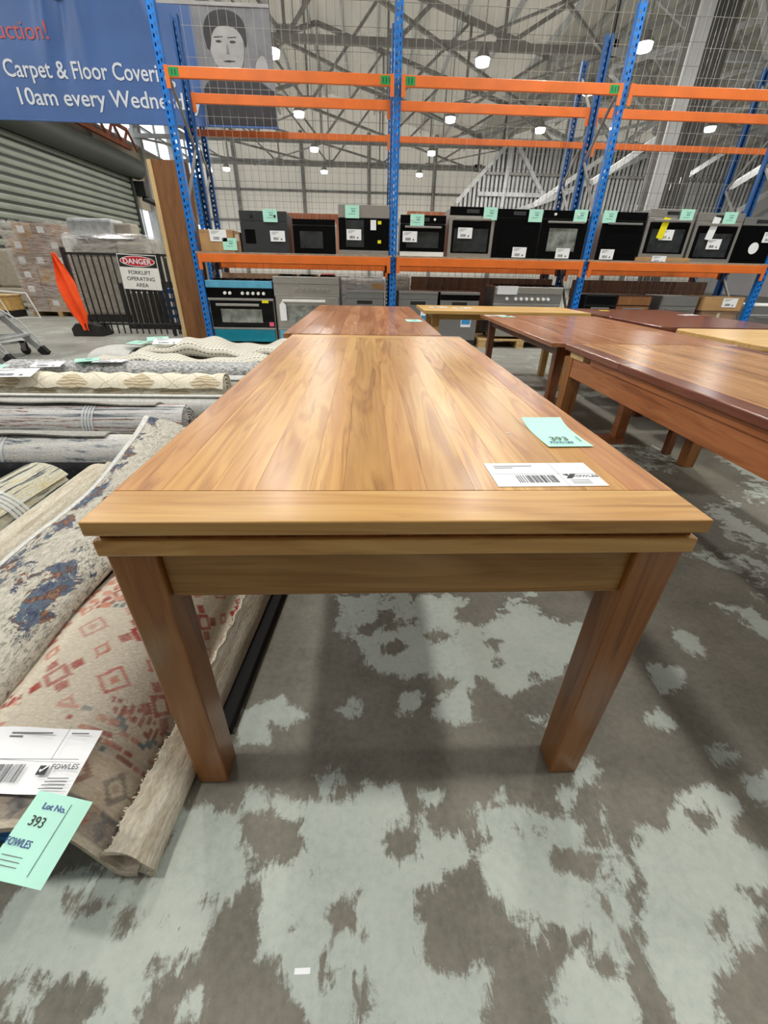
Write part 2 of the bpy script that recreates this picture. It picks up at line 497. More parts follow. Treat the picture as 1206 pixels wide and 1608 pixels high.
# ================================================================ THE SETTING
PAINT=[[(-0.139,1.204),(0.06,1.281),(0.95,1.295),(0.809,1.057),(0.658,0.873),(0.573,0.819),(0.486,0.798),(0.41,0.763),(0.385,0.815),(0.334,0.824),(0.299,0.78),(0.296,0.686),(0.241,0.681),(0.18,0.708),(0.204,0.747),(0.259,0.774),(0.28,0.818),(0.218,0.842),(0.124,0.829),(0.085,0.838),(-0.001,0.879),(-0.015,0.957),(-0.14,1.025),(-0.101,1.117)],[(-0.086,0.727),(-0.044,0.757),(-0.013,0.732),(-0.048,0.694)],[(0.093,0.764),(0.153,0.791),(0.146,0.735),(0.095,0.71)],[(-0.365,0.721),(-0.256,0.772),(-0.185,0.71),(-0.216,0.68),(-0.265,0.693),(-0.264,0.634),(-0.342,0.636)],[(-0.121,0.536),(-0.086,0.565),(-0.064,0.539),(-0.103,0.512)],[(0.463,0.694),(0.499,0.693),(0.498,0.664),(0.466,0.669)],[(0.509,0.534),(0.593,0.584),(0.561,0.517),(0.518,0.518)],[(0.121,0.501),(0.168,0.509),(0.17,0.486),(0.134,0.482)],[(0.898,0.851),(0.997,0.841),(0.973,0.787),(0.888,0.759)],[(0.835,0.705),(0.859,0.665),(0.821,0.654),(0.784,0.673)],[(0.91,0.592),(0.97,0.579),(0.945,0.547),(0.897,0.559)],[(0.942,0.517),(1.044,0.519),(0.989,0.458),(0.924,0.469)],[(1.282,1.161),(1.871,1.43),(1.411,0.891),(1.345,1.047),(1.298,1.07)],[(1.076,1.052),(1.145,0.97),(1.11,0.88),(1.062,0.916)],[(0.468,0.501),(0.496,0.505),(0.477,0.455),(0.454,0.455)],[(0.305,0.496),(0.333,0.504),(0.325,0.477),(0.304,0.473)],[(-0.27,0.517),(-0.206,0.497),(-0.106,0.485),(-0.032,0.505),(-0.012,0.533),(0.024,0.508),(0.066,0.521),(0.111,0.457),(0.137,0.431),(0.163,0.41),(0.213,0.425),(0.213,0.382),(0.191,0.36),(0.154,0.354),(0.142,0.337),(0.103,0.335),(0.091,0.303),(0.096,0.272),(0.091,0.23),(0.124,0.213),(0.191,0.206),(0.214,0.218),(0.208,0.183),(0.162,0.143),(0.001,0.148),(0.016,0.184),(-0.002,0.217),(-0.044,0.219),(-0.065,0.202),(-0.074,0.178),(-0.105,0.167),(-0.14,0.209),(-0.131,0.224),(-0.172,0.239),(-0.2,0.248),(-0.196,0.3),(-0.221,0.339),(-0.227,0.41),(-0.272,0.443),(-0.289,0.513)],[(0.25,0.461),(0.334,0.472),(0.426,0.448),(0.484,0.421),(0.441,0.39),(0.522,0.38),(0.534,0.35),(0.462,0.352),(0.508,0.303),(0.508,0.271),(0.47,0.248),(0.479,0.22),(0.443,0.17),(0.445,0.133),(0.317,0.137),(0.325,0.194),(0.369,0.224),(0.384,0.257),(0.345,0.264),(0.334,0.236),(0.308,0.254),(0.277,0.285),(0.254,0.324),(0.238,0.366),(0.263,0.411)],[(0.529,0.453),(0.546,0.456),(0.545,0.387),(0.548,0.342),(0.525,0.309),(0.516,0.35),(0.52,0.403)],[(0.615,0.417),(0.669,0.415),(0.754,0.483),(0.834,0.505),(0.886,0.461),(0.825,0.411),(0.857,0.378),(0.881,0.339),(0.856,0.312),(0.744,0.309),(0.782,0.268),(0.74,0.24),(0.678,0.225),(0.614,0.184),(0.594,0.128),(0.516,0.131),(0.519,0.219),(0.533,0.276),(0.576,0.327),(0.574,0.371)],[(-0.716,0.282),(-0.677,0.358),(-0.64,0.367),(-0.598,0.381),(-0.503,0.357),(-0.439,0.355),(-0.44,0.487),(-0.284,0.469),(-0.266,0.426),(-0.248,0.408),(-0.26,0.376),(-0.22,0.344),(-0.262,0.335),(-0.296,0.322),(-0.309,0.268),(-0.313,0.248),(-0.349,0.253),(-0.393,0.251),(-0.41,0.239),(-0.37,0.223),(-0.374,0.208),(-0.398,0.191),(-0.392,0.157),(-0.474,0.16),(-0.452,0.203),(-0.489,0.223),(-0.536,0.228),(-0.567,0.218),(-0.561,0.186),(-0.605,0.191),(-0.613,0.231),(-0.688,0.245)],[(-0.353,0.241),(-0.346,0.245),(-0.337,0.229),(-0.347,0.226)],[(-0.328,0.185),(-0.311,0.197),(-0.296,0.188),(-0.295,0.174),(-0.318,0.173)],[(-0.214,0.314),(-0.203,0.296),(-0.196,0.236),(-0.174,0.239),(-0.149,0.223),(-0.111,0.192),(-0.085,0.153),(-0.018,0.151),(-0.036,0.223),(-0.104,0.33),(-0.174,0.373),(-0.222,0.38)]]
BARE=[[(-0.052,1.013),(0.054,1.103),(0.16,1.069),(0.096,1.03),(-0.036,0.994)],[(0.035,0.965),(0.093,0.973),(0.156,0.953),(0.09,0.919),(0.041,0.912)],[(0.189,0.989),(0.244,1.017),(0.299,0.987),(0.221,0.961)],[(0.369,1.108),(0.422,1.134),(0.465,1.085),(0.401,1.044),(0.359,1.066)],[(0.401,0.985),(0.455,0.965),(0.428,0.921),(0.397,0.939)],[(0.687,1.148),(0.784,1.182),(0.83,1.1),(0.7,1.059),(0.674,1.092)],[(0.407,0.895),(0.453,0.886),(0.416,0.854),(0.391,0.862)],[(0.499,0.836),(0.572,0.85),(0.574,0.822),(0.501,0.805)],[(-0.298,0.469),(-0.202,0.474),(-0.146,0.456),(-0.134,0.4),(-0.165,0.364),(-0.237,0.373),(-0.282,0.412)],[(0.027,0.418),(0.062,0.45),(0.113,0.432),(0.113,0.392),(0.075,0.371),(0.06,0.354),(0.035,0.387)],[(-0.084,0.296),(-0.062,0.33),(-0.027,0.326),(-0.014,0.276),(-0.006,0.258),(-0.062,0.266)],[(-0.152,0.283),(-0.133,0.29),(-0.119,0.276),(-0.138,0.271)],[(-0.122,0.37),(-0.105,0.377),(-0.107,0.359),(-0.119,0.357)],[(-0.098,0.236),(-0.08,0.241),(-0.054,0.206),(-0.072,0.194),(-0.096,0.21)],[(0.329,0.425),(0.379,0.428),(0.393,0.414),(0.345,0.413)],[(0.379,0.377),(0.441,0.39),(0.52,0.376),(0.512,0.343),(0.452,0.331),(0.389,0.354)],[(0.308,0.277),(0.348,0.273),(0.335,0.259)],[(0.436,0.298),(0.472,0.301),(0.478,0.278),(0.447,0.285)],[(0.384,0.257),(0.435,0.261),(0.408,0.222),(0.379,0.229)],[(0.416,0.222),(0.451,0.226),(0.439,0.19),(0.406,0.186)],[(0.74,0.447),(0.804,0.463),(0.818,0.428),(0.755,0.396),(0.717,0.414)],[(0.676,0.278),(0.715,0.283),(0.708,0.253),(0.658,0.242)],[(-0.608,0.346),(-0.529,0.348),(-0.502,0.319),(-0.543,0.298),(-0.579,0.308)],[(-0.58,0.23),(-0.543,0.24),(-0.511,0.224),(-0.551,0.21)],[(-0.442,0.294),(-0.39,0.297),(-0.392,0.288),(-0.434,0.29)],[(-0.481,0.314),(-0.443,0.322),(-0.442,0.281),(-0.471,0.282)],[(-0.326,0.32),(-0.29,0.324),(-0.294,0.317)]]


def sdf(px, py, polys):
    best = np.full(px.shape, -9.0)
    for poly in polys:
        P = np.array(poly)
        d = np.full(px.shape, 9.0); ins = np.zeros(px.shape, bool)
        for (x0, y0), (x1, y1) in zip(P, np.roll(P, -1, 0)):
            ex, ey = x1-x0, y1-y0
            t = np.clip(((px-x0)*ex + (py-y0)*ey) / (ex*ex+ey*ey+1e-12), 0, 1)
            d = np.minimum(d, np.hypot(px-x0-t*ex, py-y0-t*ey))
            c = (y0 > py) != (y1 > py)
            ins ^= c & (px < (x1-x0)*(py-y0)/((y1-y0) if y1 != y0 else 1e-9) + x0)
        best = np.maximum(best, np.where(ins, d, -d))
    return best

def floor_material():
    k = NT('worn_painted_concrete')
    at = k.n('ShaderNodeAttribute', attribute_name='paint').outputs['Fac']
    nr = k.n('ShaderNodeAttribute', attribute_name='near').outputs['Fac']
    v = k.coord('Object')
    n_lo = k.noise(v, 1.1, 5, .6, .6)
    n_mid = k.noise(v, 16.0, 7, .72, .5)
    n_hi = k.noise(v, 60.0, 5, .65)
    scr = k.noise(k.coord('Object', (46, 14, 1)), 1.0, 6, .7, 1.2)
    nearv = k.math('ADD', k.math('MULTIPLY', at, 1.0), k.math('MULTIPLY', k.math('SUBTRACT', n_mid, .49), .10))
    nearv = k.math('ADD', nearv, k.math('MULTIPLY', k.math('SUBTRACT', scr, .46), .07))
    farv = k.math('ADD', k.math('MULTIPLY', k.math('SUBTRACT', n_lo, .56), .6), k.math('MULTIPLY', k.math('SUBTRACT', n_mid, .5), .25))
    mm = k.math('ADD', k.math('MULTIPLY', nearv, nr), k.math('MULTIPLY', farv, k.math('SUBTRACT', 1.0, nr)))
    mask = k.ramp(k.math('MULTIPLY_ADD', mm, 6.0, .5), [(.46, (0, 0, 0)), (.54, (255, 255, 255))])
    conc = k.ramp(k.math('ADD', k.math('MULTIPLY', k.noise(v, 5.0, 6, .65), .6), k.math('MULTIPLY', n_hi, .4)),
                  [(.3, (88, 86, 78)), (.5, (113, 110, 100)), (.72, (134, 131, 120))])
    pits = k.ramp(k.noise(v, 130.0, 3, .6), [(.66, (0, 0, 0)), (.74, (255, 255, 255))])
    conc = k.mix(k.math('MULTIPLY', pits, .35), conc, (164, 156, 142))
    paint = k.ramp(k.math('ADD', k.math('MULTIPLY', k.noise(v, 3.0, 4, .6), .6), k.math('MULTIPLY', n_hi, .4)),
                   [(.32, (150, 158, 152)), (.5, (170, 178, 171)), (.7, (184, 190, 183))])
    specks = k.ramp(k.noise(k.coord('Object', (34, 22, 1)), 1.6, 6, .75, .8), [(.66, (0, 0, 0)), (.7, (255, 255, 255))])
    mask2 = k.math('MULTIPLY', mask, k.math('SUBTRACT', 1.0, k.math('MULTIPLY', specks, .75)))
    base = k.mix(mask2, conc, paint)
    # the polished grey aisle between the tables and the racks
    tc = k.n('ShaderNodeTexCoord'); sp = k.n('ShaderNodeSeparateXYZ'); k.l(tc.outputs['Object'], sp.inputs[0])
    far = k.ramp(k.math('MULTIPLY', sp.outputs[1], .1), [(.3, (0, 0, 0)), (.55, (255, 255, 255))])
    smoothc = k.ramp(k.noise(v, 1.6, 6, .6), [(.35, (138, 138, 132)), (.65, (164, 164, 158))])
    base = k.mix(k.math('MULTIPLY', far, .7), base, smoothc)
    k.col(base)
    k.l(k.math('MULTIPLY_ADD', mask2, -.12, .62), k.b.inputs['Roughness'])
    k.b.inputs['Specular IOR Level'].default_value = .35
    h = k.math('ADD', k.math('MULTIPLY', mask2, .5), k.math('MULTIPLY', n_hi, .35))
    k.bump(h, .35, .002)
    return k.m

def build_floor():
    xs = np.concatenate([np.linspace(-14, -1.6, 14)[:-1], np.arange(-1.6, 2.6, .015), np.linspace(2.6, 26, 16)])
    ys = np.concatenate([np.linspace(-12, -.25, 10)[:-1], np.arange(-.25, 2.9, .015), np.linspace(2.9, 38, 20)])
    X, Y = np.meshgrid(xs, ys)
    nx, ny = len(xs), len(ys)
    x, y = X.ravel(), Y.ravel()
    a = sdf(x, y, PAINT); b = sdf(x, y, BARE)
    s = np.clip(np.minimum(a, -b), -.12, .12)
    near = np.clip((1.25 - y) / .3, 0, 1) * np.clip((x + 1.1) / .3, 0, 1) * np.clip((1.75 - x) / .35, 0, 1) * np.clip((y + .1) / .15, 0, 1)
    me = bpy.data.meshes.new('floor')
    idx = np.arange(nx*ny).reshape(ny, nx)
    F = np.stack([idx[:-1, :-1], idx[:-1, 1:], idx[1:, 1:], idx[1:, :-1]], -1).reshape(-1, 4)
    me.from_pydata(np.stack([x, y, np.zeros_like(x)], 1).tolist(), [], F.tolist())
    for nm, val in (('paint', s), ('near', near)):
        at = me.attributes.new(nm, 'FLOAT', 'POINT')
        at.data.foreach_set('value', val.astype(np.float32))
    return struct(link('floor', me, floor_material()), 'worn concrete floor with flaking pale grey paint')
build_floor()

XL = -11.5; YB = 37.0
# roof: two pitched bays of sheeting, with unseen gaps added over the near end for soft daylight
mb = MB(); mb2 = MB()
def roof_pt(x):
    if x <= 7: return 10.9 - abs(x + 2.25) * .27
    return 10.9 - abs(x - 16.5) * .27
rx = [XL, -7.6, -6.2, -2.25, 1.0, 2.4, 7, 10.5, 12, 16.5, 26]
for x0, x1 in zip(rx[:-1], rx[1:]):
    light_gap = (x0, x1) in ((-7.6, -6.2), (1.0, 2.4), (10.5, 12))
    for y0, y1 in ((-12, 8.0), (8.0, YB)):
        if light_gap and y1 < 9: continue
        z0, z1 = roof_pt(x0), roof_pt(x1)
        (mb2 if x0 >= 7 else mb)._add([(x0, y0, z0), (x1, y0, z1), (x1, y1, z1), (x0, y1, z0), (x0, y0, z0+.06), (x1, y0, z1+.06), (x1, y1, z1+.06), (x0, y1, z0+.06)],
                [(3,2,1,0),(4,5,6,7),(0,1,5,4),(1,2,6,5),(2,3,7,6),(3,0,4,7)])
struct(mb.build('ceiling', 'roof'), 'pale sheeted pitched roof over the left bay')
struct(mb2.build('ceiling', 'roof_dim'), 'sheeted pitched roof passing less daylight over the right bay')
n_tr = 0
def trim(mb_or_none, mat, label, parent=None):
    global n_tr
    n_tr += 1
    return struct(mb_or_none.build('trim_%d' % n_tr, mat, parent), label)

# back wall with posts and girts
wb = struct(MB().box(XL, YB, 0, 26, YB+.2, 11).build('wall_back', 'wall_sheet'), 'far white sheeted end wall')
for x in np.arange(-9, 26, 4.6):
    MB().box(x-.12, YB-.3, 0, x+.12, YB, 9).build('post', 'truss', wb)
for z in (2.2, 4.0, 5.8, 7.4):
    MB().box(XL, YB-.16, z-.07, 26, YB, z+.07).build('girt', 'truss', wb)

# left wall: concrete below, a band of open glazing above, a row of low windows past the roller door
wl = struct(MB().box(XL-.2, -12, 0, XL, 11.6, 6.1).box(XL-.2, 11.6, 4.95, XL, 25.9, 6.1)
            .box(XL-.2, 25.9, 0, XL, YB, 2.1).box(XL-.2, 25.9, 3.55, XL, YB, 6.1).build('wall_left', 'concrete_panel'), 'concrete side wall left')
MB().box(XL-.25, -12, 6.1, XL+.06, YB, 6.22).build('sill', 'truss', wl)
MB().box(XL-.25, -12, 8.05, XL+.06, YB, 8.25).box(XL-.2, -12, 7.1, XL, YB, 7.18).build('rail', 'truss', wl)
for y in np.arange(-9, YB, 4.6):
    MB().box(XL-.2, y-.16, 5.0 if 11 < y < 26 else 0, XL+.18, y+.16, 8.1).build('post', 'truss', wl)
w1 = sroot('window_1', 'row of bright windows in the left wall past the roller door')
for y in np.arange(26.6, 36, 1.1):
    MB().box(XL-.12, y-.03, 2.1, XL-.04, y+.03, 3.55).build('mullion', 'truss', w1)
MB().box(XL-.11, 25.9, 2.1, XL-.1, YB, 3.55).build('pane', 'glazing', w1)
w2 = sroot('window_2', 'high band of bright glazing along the left wall')
for y in np.arange(-11, YB, 2.3):
    MB().box(XL-.14, y-.04, 6.1, XL-.04, y+.04, 8.1).build('mullion', 'truss', w2)
MB().box(XL-.12, -12, 6.22, XL-.11, YB, 8.05).build('pane', 'glazing', w2)
# right wall far away
struct(MB().box(26, -12, 0, 26.2, YB, 11).build('wall_right', 'wall'), 'white side wall right')

# wall behind the camera
struct(MB().box(XL, -12.2, 0, 26, -12, 11).build('wall_front', 'concrete_panel'), 'concrete wall behind the camera')

# roller door
d1 = sroot('door_1', 'large grey green roller shutter door in the left wall')
slat = MB().prism([(0, 0), (.035, .012), (.048, .06), (.048, .13), (.035, .168), (0, .175)], 11.7, 25.7, lambda a, b, w: (XL + .03 + a, w, b)).mesh('slat')
for k in range(19):
    o = link('slat', slat, 'shutter', d1); o.location.z = .02 + k*.25
MB().box(XL, 11.6, 0, XL+.032, 25.8, 4.85).build('slat_joint', 'shutter_dk', d1)
MB().cyl((XL+.4, 11.5, 5.05), (XL+.4, 25.95, 5.05), .42, 20).build('roller_drum', 'shutter_dk', d1, smooth=True)
MB().box(XL, 25.7, 0, XL+.16, 25.9, 5.1).build('guide_rail', 'shutter_dk', d1)
MB().box(XL, 11.45, 0, XL+.16, 11.65, 5.1).build('guide_rail', 'shutter_dk', d1)
MB().box(XL+.1, 25.95, 4.0, XL+.6, 26.35, 4.6).cyl((XL+.35, 26.1, 3.95), (XL+.95, 26.6, 3.7), .13, 8).build('door_motor', 'black', d1)
# rusty steel over the door
m_ = MB()
m_.bar((XL+.5, 17.0, 5.75), (XL+.5, 25.6, 5.75), .16); m_.bar((XL+.5, 17.0, 6.4), (XL+.5, 25.6, 6.4), .12)
for k in range(7):
    y = 17.2 + k*1.3
    m_.bar((XL+.5, y, 5.75), (XL+.5, y+.65, 6.4), .08); m_.bar((XL+.5, y+.65, 6.4), (XL+.5, y+1.3, 5.75), .08)
trim(m_, 'rust', 'rusty orange lattice girder above the roller door')

# roof trusses across both bays
def truss(y, x0, x1, mat, label, n):
    global n_tr
    n_tr += 1
    r = sroot('trim_%d' % n_tr, label, (0, y, 0))
    mid = (x0 + x1) / 2
    MB().bar((x0, 0, 6.6), (x1, 0, 6.6), .13, .17).build('bottom_chord', mat, r)
    for a, b in ((x0, mid), (mid, x1)):
        MB().bar((a, 0, roof_pt(a+.01)-.2), (b, 0, roof_pt(b)-.2), .13, .17).build('top_chord', mat, r)
    for k in range(n + 1):
        x = x0 + (x1-x0)*k/n
        zt = roof_pt(min(max(x, x0+.01), x1-.01)) - .2
        MB().bar((x, 0, 6.6), (x, 0, zt), .08).build('upright', mat, r)
        MB().box(x-.22, -.02, 6.5, x+.22, .02, 6.86).build('gusset', mat, r)
        if k < n:
            x2 = x0 + (x1-x0)*(k+1)/n
            zt2 = roof_pt(min(max(x2, x0+.01), x1-.01)) - .2
            if x < mid - .1:
                MB().bar((x, 0, zt), (x2, 0, 6.6), .09).build('diagonal', mat, r)
            else:
                MB().bar((x, 0, 6.6), (x2, 0, zt2), .09).build('diagonal', mat, r)
TY = (11.4, 16.7, 22.1, 27.5, 33.0)
words = ('nearest', 'second nearest', 'middle', 'second farthest', 'farthest')
for wd, y in zip(words, TY):
    truss(y, XL, 7.0, 'truss', '%s grey steel roof truss over the left bay' % wd, 6)
    truss(y, 7.05, 26, 'truss_lt', '%s steel roof truss coloured pale as lit over the right bay' % wd, 6)  # right bay steel gets a paler colour to look lit
# plan bracing between the bottom chords
for k in range(4):
    y0, y1 = TY[k], TY[k+1]
    m_ = MB()
    for j in range(4):
        x0 = XL + j*4.6; x1 = x0 + 4.6
        m_.bar((x0, y0, 6.55), (x1, y1, 6.55), .08)
        if j % 2: m_.bar((x1, y0, 6.5), (x0, y1, 6.5), .05)
    trim(m_, 'truss', 'grey cross bracing between roof trusses, bay %s from the front' % ('one', 'two', 'three', 'four')[k])
    m_ = MB()
    for j in range(4):
        x0 = 7.2 + j*4.6; x1 = x0 + 4.6
        m_.bar((x0, y0, 6.2), (x1, y1, 6.55), .14); m_.bar((x1, y0, 6.5), (x0, y1, 6.3), .1)
        m_.bar((x0, y1-.3, 3.6), (x1, y1-.3, 6.5), .16)
    trim(m_, 'truss_lt', 'raking bracing coloured pale as lit in the right bay, bay %s from the front' % ('one', 'two', 'three', 'four')[k])
# purlins
m_ = MB()
for x in list(np.arange(XL+1.2, 7, 1.55)) + list(np.arange(8.2, 26, 1.55)):
    m_.box(x-.05, 8, roof_pt(x)-.2, x+.05, YB, roof_pt(x)-.02)
trim(m_, 'truss_lt', 'thin purlins under the roof sheets')

# valley column with its bundle of pipes, behind the rack
c = sroot('trim_60', 'tall pale steel column with grey pipes behind the rack', (6.1, 11.0, 0))
MB().box(-.05, -.17, 0, .24, -.13, 8.2).build('flange', 'truss_lt', c)
MB().box(-.05, .13, 0, .24, .17, 8.2).box(.08, -.13, 0, .12, .13, 8.2).build('web', 'truss', c)
for k in range(6):
    MB().cyl((.31 + k*.09, -.06 + .05*(k % 2), 0), (.31 + k*.09, -.06 + .05*(k % 2), 8.2), .045, 10).build('pipe', 'rib_dk', c, smooth=True)

# ribbed gable infill behind the right bay
g = sroot('trim_61', 'grey ribbed gable sheeting with pale framing below the roof', (0, 24.5, 0))
def gz(x): return min(6.15, 4.05 + (x - 4.45) * 1.0)
rib = MB()
x = 4.5
while x < 19:
    rib.box(x, -.04, 3.25, x+.11, .04, gz(x))
    x += .2
rib.build('rib', 'truss_lt', g, stuff=True)
MB()._add([(4.45, .06, 3.25), (19, .06, 3.25), (19, .06, 6.15), (6.55, .06, 6.15), (4.45, .06, 4.05), (4.45, .1, 3.25), (19, .1, 3.25), (19, .1, 6.15), (6.55, .1, 6.15), (4.45, .1, 4.05)],
          [(4,3,2,1,0),(5,6,7,8,9),(0,1,6,5),(1,2,7,6),(2,3,8,7),(3,4,9,8),(4,0,5,9)]).build('backing', 'rib_dk', g)
MB().bar((4.3, -.1, 3.9), (6.6, -.1, 6.25), .16).build('edge_bar', 'truss_lt', g)
MB().box(6.5, -.16, 6.1, 19, -.04, 6.3).build('head_bar', 'truss_lt', g)
MB().box(5.3, -.16, 4.2, 9.5, -.04, 4.36).build('cross_bar', 'truss_lt', g)
MB().box(5.6, -.16, 5.0, 19, -.04, 5.1).build('cross_bar', 'truss', g)
MB().bar((6.5, -.12, 3.3), (6.6, -.12, 6.1), .16).build('upright', 'truss_lt', g)
MB().bar((6.9, -.12, 6.1), (8.6, -.12, 4.1), .16).build('diagonal', 'truss_lt', g)
MB().bar((6.5, -.2, 3.4), (9.0, -.2, 4.2), .2).build('raker', 'truss_lt', g)
MB().bar((9.0, -.2, 4.2), (13.0, -.2, 5.9), .22).build('raker', 'truss_lt', g)
MB().box(4.45, -.2, 2.6, 8.8, .2, 3.3).build('sill_board', 'rust', g)

# high bay lamps on their grid
def lamp(x, y, seen, where):
    r = thing('high_bay_lamp', 'glowing high bay lamp, %s' % where, 'lamp', (x, y, 5.8), 0, 'high bay lamps')
    MB().cyl((0, 0, .14), (0, 0, .36), .2, 16, .09).build('housing', 'truss', r, smooth=True)
    MB().cyl((0, 0, .02), (0, 0, .14), .17, 16, .19).build('bulb', 'lamp', r, smooth=True)
    MB().cyl((0, 0, .36), (0, 0, roof_pt(x) - 5.8), .015, 6).build('drop_rod', 'truss', r)
    ld = bpy.data.lights.new('lamp_light', 'AREA')
    ld.shape = 'DISK'; ld.size = .42; ld.energy = LAMP_POWER; ld.color = (1, .97, .9)
    lo = bpy.data.objects.new('lamp_light', ld); COL.objects.link(lo); lo.parent = r
    lo.location = (0, 0, -.01)
rows = {-2.43: 'left row', 3.1: 'middle row', 6.8: 'right row', -8.0: 'row by the roller door', 13.0: 'row beyond the column'}
ords = ['above the camera end', 'above the tables', 'over the racks', 'first beyond the racks', 'second beyond the racks', 'third beyond the racks', 'fourth beyond the racks']
for x, rn in rows.items():
    for y, on in zip((.6, 5.5, 10.4, 15.4 if x != 6.8 else 14.2, 20.3 if x != 6.8 else 17.1, 25.4 if x != 6.8 else 21.2, 30.6), ords):
        if x == 6.8 and 9 < y < 12: continue
        lamp(x, y, True, rn + ', ' + on)

# ================================================================ TABLES
def wbox(name, b, mat, parent, bevel=.003, **k):
    return MB().box(*b).build(name, mat, parent, bevel, **k)

t = thing('dining_table', 'large golden hardwood dining table with double edged top and square legs in the foreground', 'table', (.0575, 1.5255, 0))
HX, HY = .4775, 1.0045
ZT = .757
wbox('end_board', (-HX, -HY, .732, HX, -HY+.1, ZT), 'table_x', t, .0025)
wbox('end_board', (-HX, HY-.1, .732, HX, HY, ZT), 'table_x', t, .0025)
for sx in (-1, 1):
    a, b = sorted((sx*HX, sx*(HX-.078)))
    wbox('side_rail', (a, -HY+.1003, .732, b, HY-.1003, ZT), 'table_side', t, .0008)
edges = [-.3992, -.318, -.246, -.155, -.098, -.012, .045, .128, .196, .262, .325, .3992]
for a, b in zip(edges[:-1], edges[1:]):
    wbox('plank', (a+.0001, -HY+.1003, .734, b-.0001, HY-.1003, ZT-.0002), 'table', t, .0003, seg=1)
# recessed spacer between the two layers, then the lower layer
wbox('spacer', (-HX+.012, -HY+.016, .7185, HX-.012, HY-.016, .7325), 'table_leg', t, 0)
wbox('lower_edge', (-HX+.004, -HY+.006, .690, HX-.004, -HY+.075, .7185), 'table_x', t, .003)
wbox('lower_edge', (-HX+.004, HY-.075, .690, HX-.004, HY-.006, .7185), 'table_x', t, .003)
for sx in (-1, 1):
    a, b = sorted((sx*(HX-.004), sx*(HX-.075)))
    wbox('lower_edge', (a, -HY+.0755, .690, b, HY-.0755, .7185), 'table_side', t, .003)
LW = .076
for sx in (-1, 1):
    for sy in (-1, 1):
        a, b = sorted((sx*(HX-.009), sx*(HX-.009-LW))); c, d = sorted((sy*(HY-.016), sy*(HY-.016-LW)))
        # legs: two glued staves meeting in a fine joint, slightly tapered
        MB().prism([(a, c), (b, c), (b, d), (a, d)], 0, .690, lambda p, q, z: (p - (p-(a+b)/2)*.1*(1-z/.69), q - (q-(c+d)/2)*.1*(1-z/.69), z)).build('leg', 'table_leg', t, .004)
for sy in (-1, 1):
    c, d = sorted((sy*(HY-.030), sy*(HY-.052)))
    wbox('apron', (-HX+.0855, c, .588, HX-.0855, d, .690), 'apron', t, .002)
for sx in (-1, 1):
    a, b = sorted((sx*(HX-.03), sx*(HX-.052)))
    wbox('apron', (a, -HY+.093, .588, b, HY-.093, .690), 'table_side', t, .002)

def table(name, label, x0, x1, y0, y1, zt, thk, mats, leg=.07, inset=.05, taper=.0, apron=.08, ap_in=.02, seams=None, axis='y', lap=.0, round_=0.0):
    cx, cy = (x0+x1)/2, (y0+y1)/2
    hx, hy = (x1-x0)/2, (y1-y0)/2
    r = thing(name, label, 'table', (cx, cy, 0))
    mt, ml, ma = mats
    if round_:
        pts = []
        for sx, sy, a0 in ((1, 1, 0), (-1, 1, 90), (-1, -1, 180), (1, -1, 270)):
            for q in range(7):
                a = math.radians(a0 + q*15)
                pts.append((sx*(hx-round_) + round_*math.cos(a), sy*(hy-round_) + round_*math.sin(a)))
        MB().prism(pts, zt-thk, zt, lambda p, q, z: (p, q, z)).build('tabletop', mt, r, .006)
    elif seams:
        e = [-1] + seams + [1]
        for a, b in zip(e[:-1], e[1:]):
            if axis == 'y': wbox('plank', (a*hx+.0004, -hy, zt-thk, b*hx-.0004, hy, zt), mt, r, .002)
            else: wbox('plank', (-hx, a*hy+.0004, zt-thk, hx, b*hy-.0004, zt), mt, r, .002)
    else:
        wbox('tabletop', (-hx, -hy, zt-thk, hx, hy, zt), mt, r, .004)
    z1 = zt - thk
    for sx in (-1, 1):
        for sy in (-1, 1):
            X, Y = sx*(hx-inset-leg/2), sy*(hy-inset-leg/2)
            MB().bar((X + sx*lap, Y + sy*lap, 0), (X, Y, z1), leg*(1-taper), leg*(1-taper), leg, leg).build('leg', ml, r, .003)
    i = inset + ap_in
    for s in (-1, 1):
        a, b = sorted((s*(hy-i), s*(hy-i-.022)))
        wbox('apron', (-hx+inset+leg, a, z1-apron, hx-inset-leg, b, z1), ma, r, .002)
        a, b = sorted((s*(hx-i), s*(hx-i-.022)))
        wbox('apron', (a, -hy+inset+leg, z1-apron, b, hy-inset-leg, z1), ma, r, .002)
    return r
t2 = table('dining_table', 'reddish brown plank dining table directly behind the golden foreground table', -.5, .46, 2.68, 4.95, .742, .028,
      ('red_table', 'brown_leg', 'red_table_x'), .075, .03, seams=[-.78, -.55, -.3, -.08, .2, .45, .76])
t3 = table('dining_table', 'pale oak table standing crosswise in front of the grey dishwashers', .57, 2.26, 4.5, 5.25, .74, .03,
      ('oak', 'oak_leg', 'oak'), .075, .1, .1, .06, seams=[-.3, .35], axis='x')
t4 = table('dining_table', 'brown hardwood table with slim dark legs behind the extension table', 1.08, 2.2, 2.53, 4.28, .73, .024,
      ('brown_table', 'brown_leg', 'brown_leg'), .06, .07, .25, .06, .01, seams=[-.6, -.2, .25, .66])
t5 = table('dining_table', 'dark mahogany table with glossy thick top before the cartons on the right', 2.3, 3.45, 3.42, 5.2, .735, .04,
      ('mahogany', 'mahogany', 'mahogany'), .08, .06, 0, .07)
t6 = table('dining_table', 'light pine table with rounded corners cut by the right edge of the frame', 2.33, 3.95, 2.46, 3.34, .735, .034,
      ('pine', 'pine', 'pine'), .08, .3, 0, .07, round_=.09)
